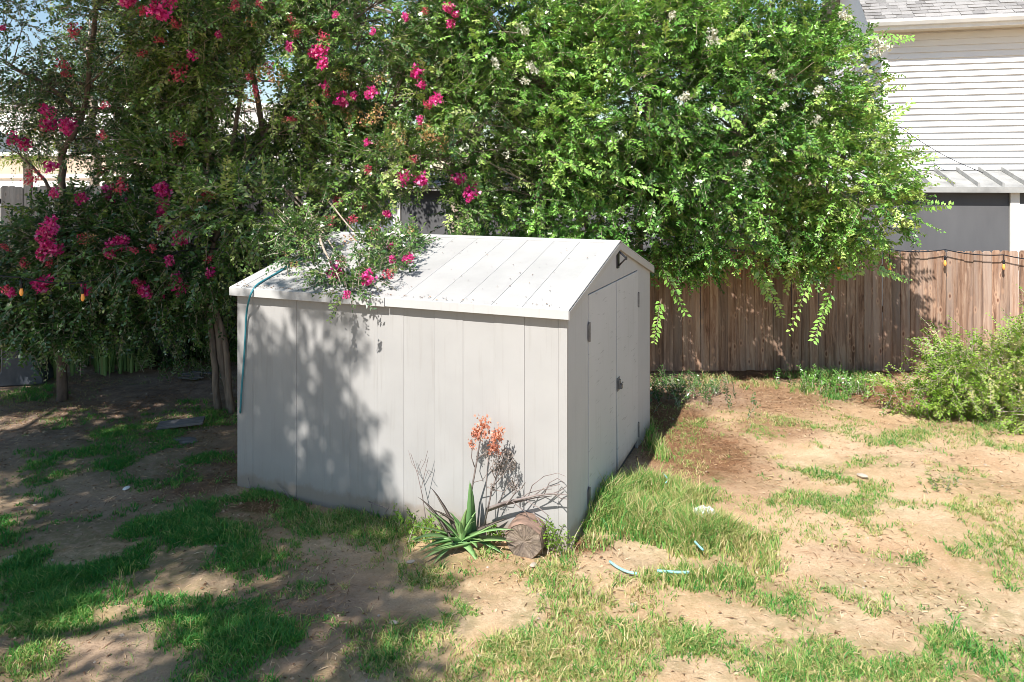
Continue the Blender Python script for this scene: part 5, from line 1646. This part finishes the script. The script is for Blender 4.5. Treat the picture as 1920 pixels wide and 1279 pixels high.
def make_grass():
    rg = np.random.default_rng(99)
    pv, pt, pc = [], [], []
    off = 0
    cl = Waves(91, 9.0)
    cl2 = Waves(92, 2.6)
    for (px, py, rx, ry, dens, h, ti, ts, lean) in GP:
        c = gp(px, py)
        wx = rx / F * c.y
        wy = (gp(px, max(py - ry, 640)).y - gp(px, py + ry).y) / 2
        area = math.pi * wx * wy * 2.0
        n = int(dens * area * 4.6)
        if px > 620 and py > 700 and h < 0.14:
            n = int(n * 0.62)
            ti, ts = ti + 0.09, ts + 0.06
        elif h >= 0.14:
            ti, ts = ti + 0.10, ts + 0.05
        nt_ = max(4, n // 14)
        a = rg.uniform(0, 6.283, nt_)
        rt = np.sqrt(rg.random(nt_)) * 1.6
        TC = np.stack([c.x + np.cos(a) * rt * wx, c.y + np.sin(a) * rt * wy, np.zeros(nt_)], 1)
        # ragged edges, bare gaps between the tufts
        kt = (0.8 * cl(TC) + 0.4 * cl2(TC) + rg.normal(0, 0.35, nt_)) > (-0.75 + 1.9 * np.clip(rt - 0.6, 0, 1) * 1.3)
        TC, rt = TC[kt], rt[kt]
        nt_ = len(TC)
        if nt_ == 0:
            continue
        k_ = rg.integers(0, nt_, int(n * kt.mean()))
        n = len(k_)
        tuft_t = rg.normal(0, 0.14, nt_)
        if h < 0.1:
            lean = lean * 1.5
        tuft_h = rg.uniform(0.55, 1.25, nt_)
        sp = rg.uniform(0.012, 0.034, nt_) * (1 + 2 * h)
        offs = rg.normal(0, 1, (n, 3)) * sp[k_][:, None]
        offs[:, 2] = 0
        P = TC[k_] + offs
        r = rt[k_]
        P[:, 2] = gz(P) - 0.004
        hh = h * rg.uniform(0.4, 1.25, n) * tuft_h[k_] * (1 - 0.35 * np.clip(r - 0.5, 0, 1)) * (1 + 0.25 * cl(P))
        wd = rg.uniform(0.0042, 0.0085, n) * (1 + h * 1.8)
        t = np.clip(ti + tuft_t[k_] + rg.normal(0, ts * 1.25, n) + 0.10 * np.clip(r - 0.6, 0, 1) + 0.06 * cl2(P) + (rg.random(n) < 0.08) * 0.4, 0, 1)
        V, T, C = blades(P, hh, wd, lean, t, rg)
        pv.append(V)
        pt.append(T + off)
        pc.append(C)
        off += len(V)
    # sparse thin grass over the sunny side
    cl3 = Waves(93, 1.3)
    nt_ = 15000
    TC = np.stack([rg.uniform(-1.6, 7.6, nt_), rg.uniform(4.2, 9.6, nt_), np.zeros(nt_)], 1)
    TC = TC[(0.6 * cl(TC) + 0.7 * cl2(TC) + 0.5 * cl3(TC) + rg.normal(0, 0.4, nt_)) > 0.30 + 0.30 * np.clip(TC[:, 1] - 6.2, 0, 3)]
    nt_ = len(TC)
    k_ = rg.integers(0, nt_, nt_ * 9)
    n = len(k_)
    offs = rg.normal(0, 1, (n, 3)) * rg.uniform(0.012, 0.04, nt_)[k_][:, None]
    offs[:, 2] = 0
    P = TC[k_] + offs
    P[:, 2] = gz(P) - 0.003
    V, T, C = blades(P, rg.uniform(0.018, 0.055, n), rg.uniform(0.0035, 0.007, n), 0.95, np.clip(rg.normal(0.40, .10, nt_)[k_] + rg.normal(0, .12, n), 0, 1), rg)
    pv.append(V)
    pt.append(T + off)
    pc.append(C)
    off += len(V)
    # thin stray blades everywhere
    n = 46000
    P = np.stack([rg.uniform(-7, 8, n), rg.uniform(4.3, 11.6, n), np.zeros(n)], 1)
    keep = cl2(P) + 0.6 * cl(P) > 0.1
    P = P[keep]
    P[:, 2] = gz(P) - 0.003
    n = len(P)
    V, T, C = blades(P, rg.uniform(0.015, 0.055, n), rg.uniform(0.003, 0.005, n), 1.1, np.clip(rg.normal(0.52, .2, n), 0, 1), rg)
    pv.append(V)
    pt.append(T + off)
    pc.append(C)
    V = np.concatenate(pv)
    T = np.concatenate(pt)
    C = np.concatenate(pc)
    # no grass inside the shed
    c, s = math.cos(YAW), math.sin(YAW)
    X = V[:, 0] - X0
    Y_ = V[:, 1] - Y0
    lx, ly = X * c - Y_ * s, X * s + Y_ * c
    ins = (lx > -L) & (lx < 0.0) & (ly > 0.0) & (ly < W)
    T_in = ins[T].any(1)
    o = link('grass', np_mesh('grass', V, T[~T_in], M['grass'], C[~T_in]))
    tag(o, 'patchy green and yellow grass growing over the sandy yard', 'grass', kind='stuff')


make_grass()


def make_litter():
    rg = np.random.default_rng(123)
    n = 170000
    P = np.stack([rg.uniform(-8, 8, n), rg.uniform(4.2, 12.6, n), np.zeros(n)], 1)
    d = np.maximum(blob_mask(P[:, 0], P[:, 1], LITTER), 0.30)
    keep = rg.random(n) < d * 0.75 * np.clip(0.9 + 0.5 * Waves(3, 4)(P), 0.1, 1.3)
    P, d = P[keep], d[keep]
    n = len(P)
    P[:, 2] = gz(P) + rg.uniform(0.002, 0.012, n)
    an = rg.uniform(0, 6.283, n)
    A = nrm(np.stack([np.cos(an), np.sin(an), rg.normal(0.05, 0.2, n)], 1))
    N = nrm(np.stack([rg.normal(0, .35, n), rg.normal(0, .35, n), np.ones(n)], 1))
    straw = rg.random(n) < 0.72
    Ls = np.where(straw, rg.uniform(0.03, 0.11, n) , rg.uniform(0.016, 0.042, n))
    Ws = np.where(straw, rg.uniform(0.0045, 0.009, n), Ls * rg.uniform(0.35, 0.6, n))
    v, q = leaf_quads(P, A, N, Ls, Ws, 0.2)
    o = link('leaf_litter', np_mesh('leaf_litter', v, q, M['litter'], np.clip(np.where(rg.random(n) < 0.42, rg.normal(0.22, 0.12, n), rg.normal(0.9, 0.12, n) - 0.45 * d), 0, 1)))
    tag(o, 'dry leaves and straw scattered over the bare ground', 'leaf litter', kind='stuff')
    # grit and pebbles
    mb = MB()
    rr = random.Random(8)
    for i in range(400):
        x, y = rr.uniform(-6, 7), rr.uniform(4.3, 11)
        s = rr.choice((0.006, 0.008, 0.010, 0.014)) * rr.uniform(0.7, 1.3)
        z = float(gz(np.array([[x, y, 0.0]]))[0])
        mb.lathe([(s * .6, -s * .3), (s, s * .15), (s * .55, s * .6)], 5, Vector((x, y, z)), rr.uniform(.7, 1.3), 1)
    o = mb.build('pebbles', M['stone'])
    tag(o, 'small pale pebbles strewn over the sandy ground', 'pebbles', kind='stuff')
    # crumbs of dry soil
    n = 2600
    P = np.stack([rg.uniform(-6.5, 7.5, n), rg.uniform(4.2, 10.8, n), np.zeros(n)], 1)
    P = P[(Waves(44, 2.4)(P) + rg.normal(0, 0.5, n)) > 0.1]
    n = len(P)
    P[:, 2] = gz(P)
    s_ = (0.007 + 0.022 * rg.random(n) ** 3)[:, None, None]
    oc = np.array([[1, 0, 0], [0, 1, 0], [-1, 0, 0], [0, -1, 0], [0, 0, 0.75], [0, 0, -0.5]], float)[None]
    V = (P[:, None, :] + oc * s_ * rg.uniform(0.6, 1.3, (n, 6, 1)) + rg.normal(0, 0.12, (n, 6, 3)) * s_).reshape(-1, 3)
    tr_ = np.array([[0, 1, 4], [1, 2, 4], [2, 3, 4], [3, 0, 4], [1, 0, 5], [2, 1, 5], [3, 2, 5], [0, 3, 5]])
    T = (np.arange(n)[:, None, None] * 6 + tr_[None]).reshape(-1, 3)
    o = link('soil_crumbs', np_mesh('soil_crumbs', V, T, M['clod']))
    tag(o, 'small crumbs of dry sandy soil on the bare ground', 'soil', kind='stuff')
    # dead leaves and dust lying in the corner of the shed roof
    n = 420
    lx = -np.where(rg.random(n) < .7, L - np.abs(rg.normal(0, 1.1, n)), rg.uniform(0, L, n))
    lx = np.clip(lx, -L, -0.05)
    ly = np.where(rg.random(n) < .45, rg.uniform(-0.05, 0.02, n), rg.uniform(-0.05, 1.5, n))
    c, s = math.cos(YAW), math.sin(YAW)
    kk = (R - H) / (W / 2 + OY)
    P = np.stack([X0 + lx * c + ly * s, Y0 - lx * s + ly * c, H + kk * (ly + OY) + 0.008], 1)
    an = rg.uniform(0, 6.283, n)
    A = nrm(np.stack([np.cos(an), np.sin(an), rg.normal(0.15, 0.1, n)], 1))
    N = nrm(np.stack([rg.normal(0, .3, n), rg.normal(0, .3, n), np.ones(n)], 1))
    Ls = rg.uniform(0.008, 0.026, n)
    v, q = leaf_quads(P, A, N, Ls, Ls * .5, 0.2)
    o = link('roof_litter', np_mesh('roof_litter', v, q, M['litter'], np.clip(rg.normal(0.25, 0.2, n), 0, 1)))
    tag(o, 'small dry leaf scraps lying along the eave of the shed roof', 'leaf litter', kind='stuff')


make_litter()

# ================================================================== STRING LIGHTS
sg = thing('string_lights', 'black string of amber bulbs hung along the brown fence', 'string lights', (0, 0, 0))
FD = FY - 0.10


def bulb_string(root, marks, cordpts, d):
    mb = MB()
    pts = []
    for i in range(len(cordpts) - 1):
        a, b_ = at(*cordpts[i], d), at(*cordpts[i + 1], d)
        for k_ in range(6):
            t = k_ / 6
            p = a.lerp(b_, t)
            p.z -= 0.035 * 4 * t * (1 - t)
            pts.append(p)
    pts.append(at(*cordpts[-1], d))
    mb.tube(pts, 0.009, 6)
    mb.build('cord', M['black_metal'], root)
    for px, py in marks:
        p = at(px, py, d)
        near = min(pts, key=lambda q_: abs(q_.x - p.x))
        mb = MB()
        mb.lathe([(0.003, -0.06), (0.012, -0.054), (0.021, -0.032), (0.022, -0.012), (0.017, 0.018), (0.013, 0.035)], 10)
        bo = mb.build('bulb', M['bulb'], root, smooth=True, loc=p)
        mb = MB()
        mb.lathe([(0.017, 0.034), (0.019, 0.05), (0.019, 0.085), (0.010, 0.095)], 10)
        mb.tube([(0, 0, 0.09), (0, 0, max(0.12, near.z - p.z))], 0.006, 5)
        mb.build('socket', M['black_metal'], bo)


bulb_string(sg, [(1297, 487), (1387, 507), (1480, 510), (1572, 498), (1668, 501), (1772, 492), (1882, 499)], [(1230, 440), (1297, 458), (1387, 476), (1480, 480), (1572, 470), (1668, 468), (1772, 468), (1882, 478), (1990, 488)], FD)
sl_ = thing('string_lights', 'string of amber bulbs strung through the shaded trees left of the shed', 'string lights', (0, 0, 0))
bulb_string(sl_, [(40, 546), (155, 556), (535, 471)], [(-60, 500), (40, 520), (155, 530), (340, 470), (535, 445), (600, 430)], 9.15)

# ================================================================== BINS, HOSE AND SMALL THINGS
g = gp(48, 716)
bn = thing('storage_bin', 'dark grey plastic bin with a white oval sticker at the left edge of the yard', 'bin', (g.x, g.y, 0), 0.25)
mb = MB()
prof = [(-0.32, 0.0), (0.32, 0.0), (0.31, 0.10), (0.245, 0.22), (0.235, 0.78), (-0.235, 0.78), (-0.245, 0.22), (-0.31, 0.10)]
mb.prism(prof, 'y', -0.24, 0.26)
mb.build('body', M['bin_plastic'], bn, bevel=0.02)
mb = MB()
mb.prism([(-0.26, 0.783), (0.26, 0.783), (0.25, 0.83), (0.14, 0.90), (-0.14, 0.90), (-0.25, 0.83)], 'y', -0.27, 0.28)
mb.build('lid', M['bin_plastic'], bn, bevel=0.015)
mb = MB()
mb.tube([(-0.14, -0.275, 0.85), (-0.13, -0.31, 0.85), (0.13, -0.31, 0.85), (0.14, -0.275, 0.85)], 0.014, 8)
mb.build('handle', M['dark_plastic'], bn)
mb = MB()
mb.prism([(math.cos(a) * 0.10, 0.60 + math.sin(a) * 0.055) for a in [6.283 * i / 20 for i in range(20)]], 'y', -0.249, -0.243)
mb.build('sticker', M['sticker'], bn)
g2 = at(318, 655, 12.6)
b2 = thing('grill', 'dark barbecue grill with a small white badge in the shaded back corner', 'grill', (g2.x, 12.6, 0), -0.15)
mb = MB()
mb.box(-0.30, 0.30, -0.22, 0.22, 0.10, 0.70)
mb.build('cabinet', M['bin_plastic'], b2, bevel=0.015)
mb = MB()
mb.prism([(-0.25, 0.70), (0.25, 0.70), (0.27, 0.82), (0.22, 0.93), (0.08, 0.98), (-0.10, 0.98), (-0.22, 0.90)], 'x', -0.31, 0.31)
mb.build('lid', M['bin_plastic'], b2, bevel=0.012)
for s in (-1, 1):
    mb = MB()
    mb.box(s * 0.31 if s > 0 else -0.62, 0.62 if s > 0 else -0.31, -0.2, 0.2, 0.66, 0.70)
    mb.build('side_shelf', M['bin_plastic'], b2, bevel=0.008)
for sx_ in (-0.25, 0.25):
    for sy_ in (-0.17, 0.17):
        mb = MB()
        mb.tube([(sx_, sy_, -0.01), (sx_, sy_, 0.10)], 0.025, 8)
        mb.build('leg', M['dark_plastic'], b2)
mb = MB()
for z0 in (0.58, 0.63):
    mb.box(-0.07, 0.06, -0.228, -0.2215, z0, z0 + 0.035)
mb.build('badge', M['sticker'], b2)


def hose_obj(name, pts, r, mat, label, sides=8, cat='hose'):
    mb = MB()
    sm = []
    pp = [Vector(p) for p in pts]
    for i in range(len(pp) - 1):
        p0, p1, p2, p3 = pp[max(i - 1, 0)], pp[i], pp[i + 1], pp[min(i + 2, len(pp) - 1)]
        for k_ in range(5):
            t = k_ / 5
            sm.append(0.5 * ((2 * p1) + (-p0 + p2) * t + (2 * p0 - 5 * p1 + 4 * p2 - p3) * t * t + (-p0 + 3 * p1 - 3 * p2 + p3) * t ** 3))
    sm.append(pp[-1])
    mb.tube(sm, r, sides)
    o = mb.build(name, mat, smooth=True)
    return tag(o, label, cat)


def roof_pt(px, py):
    n_l = Vector((0, -math.sin(ang), math.cos(ang)))
    c_, s_ = math.cos(YAW), math.sin(YAW)
    n_w = Vector((n_l.y * s_, n_l.y * c_, n_l.z))
    p = hit(px, py, shed_world(0, -OX, H), n_w)
    return p + n_w * 0.018


hp = [roof_pt(600, 470), roof_pt(560, 490), roof_pt(523, 513), roof_pt(497, 528), roof_pt(482, 538)]
hp += [wall_pt(472, 548, OY + 0.03), wall_pt(466, 566, OY + 0.02), wall_pt(462, 590, 0.03), wall_pt(460, 630), wall_pt(457, 680), wall_pt(453, 730), wall_pt(450.5, 775)]
hose_obj('garden_hose', hp, 0.0095, M['hose'], 'teal garden hose hanging over the left end of the shed roof and down the wall')


def ground_pts(lst, z):
    return [gp(x, y) + Vector((0, 0, z)) for x, y in lst]


hose_obj('cord_piece', ground_pts([(1143, 1060), (1160, 1072), (1178, 1080), (1194, 1083)], 0.03), 0.010, M['cord_teal'], 'pale teal piece of hose lying in the grass in front of the log', 6, 'hose')
hose_obj('cord_piece', ground_pts([(1232, 1084), (1256, 1086), (1275, 1087), (1292, 1087)], 0.055), 0.011, M['cord_teal'], 'straight pale teal piece of hose at the edge of the olive grass', 6, 'hose')
hose_obj('cord_piece', ground_pts([(1303, 1033), (1311, 1042), (1318, 1049)], 0.075), 0.010, M['cord_teal'], 'short teal bit of hose sticking out of the tall olive grass', 6, 'hose')
hose_obj('cord_piece', ground_pts([(1242, 905), (1252, 918), (1248, 925)], 0.10), 0.006, M['cord_teal'], 'thin pale teal string on the grass by the shed doors', 6, 'string')

g = gp(1322, 985)
mb = MB()
rw = random.Random(6)
n = 14
vs = []
for ring, zz in ((1.0, 0.0), (0.85, 0.045), (0.45, 0.06)):
    for k_ in range(n):
        a = 6.283 * k_ / n
        rr_ = ring * rw.uniform(0.85, 1.12)
        vs.append((math.cos(a) * 0.088 * rr_, math.sin(a) * 0.065 * rr_, zz * rw.uniform(0.7, 1.2)))
vs.append((0, 0, 0.05))
fs = []
for i in range(2):
    fs += [(i * n + k_, i * n + (k_ + 1) % n, (i + 1) * n + (k_ + 1) % n, (i + 1) * n + k_) for k_ in range(n)]
fs += [(2 * n + k_, 2 * n + (k_ + 1) % n, 3 * n) for k_ in range(n)]
mb.add(vs, fs)
o = mb.build('crumpled_paper', M['paper'], loc=(g.x, g.y, 0.075))
o.scale = (1.25, 1.25, 1.3)
tag(o, 'white crumpled scrap lying on the sand right of the tall grass', 'litter')
for px, py, s, lab in ((1617, 893, 0.05, 'flat pale stone among the green grass patches at the right'), (770, 1054, 0.028, 'small pinkish stone on bare ground left of the aloe'), (738, 1168, 0.03, 'small pale stone in the dry grass at the bottom middle'), (237, 916, 0.035, 'white shard lying on the shaded grey earth'),
                       (22, 1046, 0.035, 'pale stone at the left edge of the shaded lawn'), (1000, 1060, 0.03, 'pale stone on bare sand in front of the log')):
    g = gp(px, py)
    mb = MB()
    mb.lathe([(s * .7, -s * .2), (s, s * .1), (s * .85, s * .35), (s * .4, s * .5)], 8, Vector((0, 0, 0)), 1.25, 0.85)
    o = mb.build('stone', M['stone'] if 'white' not in lab else M['paper'], loc=(g.x, g.y, 0.0))
    o.rotation_euler = (0.1, 0.05, px)
    tag(o, lab, 'stone')

# boards lying in the shade
g = gp(340, 803)
mb = MB()
mb.box(-0.26, 0.26, -0.09, 0.09, 0.0, 0.03)
o = mb.build('plank', M['board_grey'], bevel=0.004, loc=(g.x, g.y, 0.05))
o.rotation_euler = (0.12, -0.06, 0.22)
tag(o, 'grey wooden plank lying on the shaded ground left of the shed', 'plank')
g = gp(345, 828)
mb = MB()
mb.lathe([(0.10, -0.02), (0.13, 0.005), (0.11, 0.03), (0.04, 0.036)], 9, Vector((0, 0, 0)), 1.25, 0.7)
o = mb.build('flat_stone', M['board_grey'], loc=(g.x, g.y, 0))
tag(o, 'flat grey stone half sunk in the ground in front of the plank', 'stone')
g = gp(362, 712)
mb = MB()
for i in range(7):
    mb.box(-0.18 + rp.uniform(-.1, .1), 0.16 + rp.uniform(-.1, .1), -0.03 + i * .02, 0.02 + i * .02, 0.012 * i, 0.012 * i + 0.010, Matrix.Rotation(rp.uniform(-.4, .4), 3, 'Z'))
o = mb.build('scrap_boards', M['board_grey'], loc=(g.x, g.y, 0.01))
tag(o, 'small heap of pale scrap boards on the shaded ground left of the shed', 'boards')
# dry sticks by the plant bed
st = thing('sticks', 'pale dry sticks lying crossed in front of the snake plants', 'sticks', gp(150, 690))
for a, b_ in (((-0.12, 0, 0.02), (0.14, -0.05, 0.03)), ((0.02, -.1, 0.02), (0.10, 0.05, 0.16)), ((-0.1, 0.05, 0.14), (0.12, -.05, 0.04)), ((-.05, 0, .01), (-.09, .05, .22))):
    mb = MB()
    mb.tube(curve_pts(a, b_, 4, 0.06, rgs), 0.008, 6)
    mb.build('stick', M['bark_pale'], st)
st = thing('twig', 'thin dark twig leaning against the foot of the shed wall near its left corner', 'twig', (0, 0, 0))
mb = MB()
mb.tube([wall_pt(546, 938, 0.05), wall_pt(535, 922, 0.03), wall_pt(519, 906, 0.02)], [0.006, 0.005, 0.003], 5)
mb.tube([wall_pt(540, 930, 0.04), wall_pt(538, 940, 0.06)], 0.004, 5)
mb.build('stick', M['dry_stem'], st)
st = thing('twig', 'small forked twig sticking up from the litter at the left corner of the shed wall', 'twig', (0, 0, 0))
mb = MB()
mb.tube([wall_pt(473, 925, 0.05), wall_pt(468, 908, 0.04), wall_pt(465, 895, 0.03)], [0.006, 0.005, 0.003], 5)
mb.tube([wall_pt(470, 915, 0.05), wall_pt(462, 914, 0.05)], 0.004, 5)
mb.build('stick', M['dry_stem'], st)
st = thing('twig', 'short dark twigs in the grass at the foot of the dappled shed wall', 'twig', (0, 0, 0))
mb = MB()
mb.tube([wall_pt(690, 940, 0.06), wall_pt(710, 948, 0.08), wall_pt(727, 954, 0.10)], [0.006, 0.005, 0.004], 5)
mb.tube([wall_pt(697, 958, 0.06), wall_pt(697, 945, 0.05)], 0.005, 5)
mb.tube([wall_pt(722, 962, 0.09), wall_pt(730, 950, 0.10)], 0.005, 5)
mb.build('stick', M['dry_stem'], st)
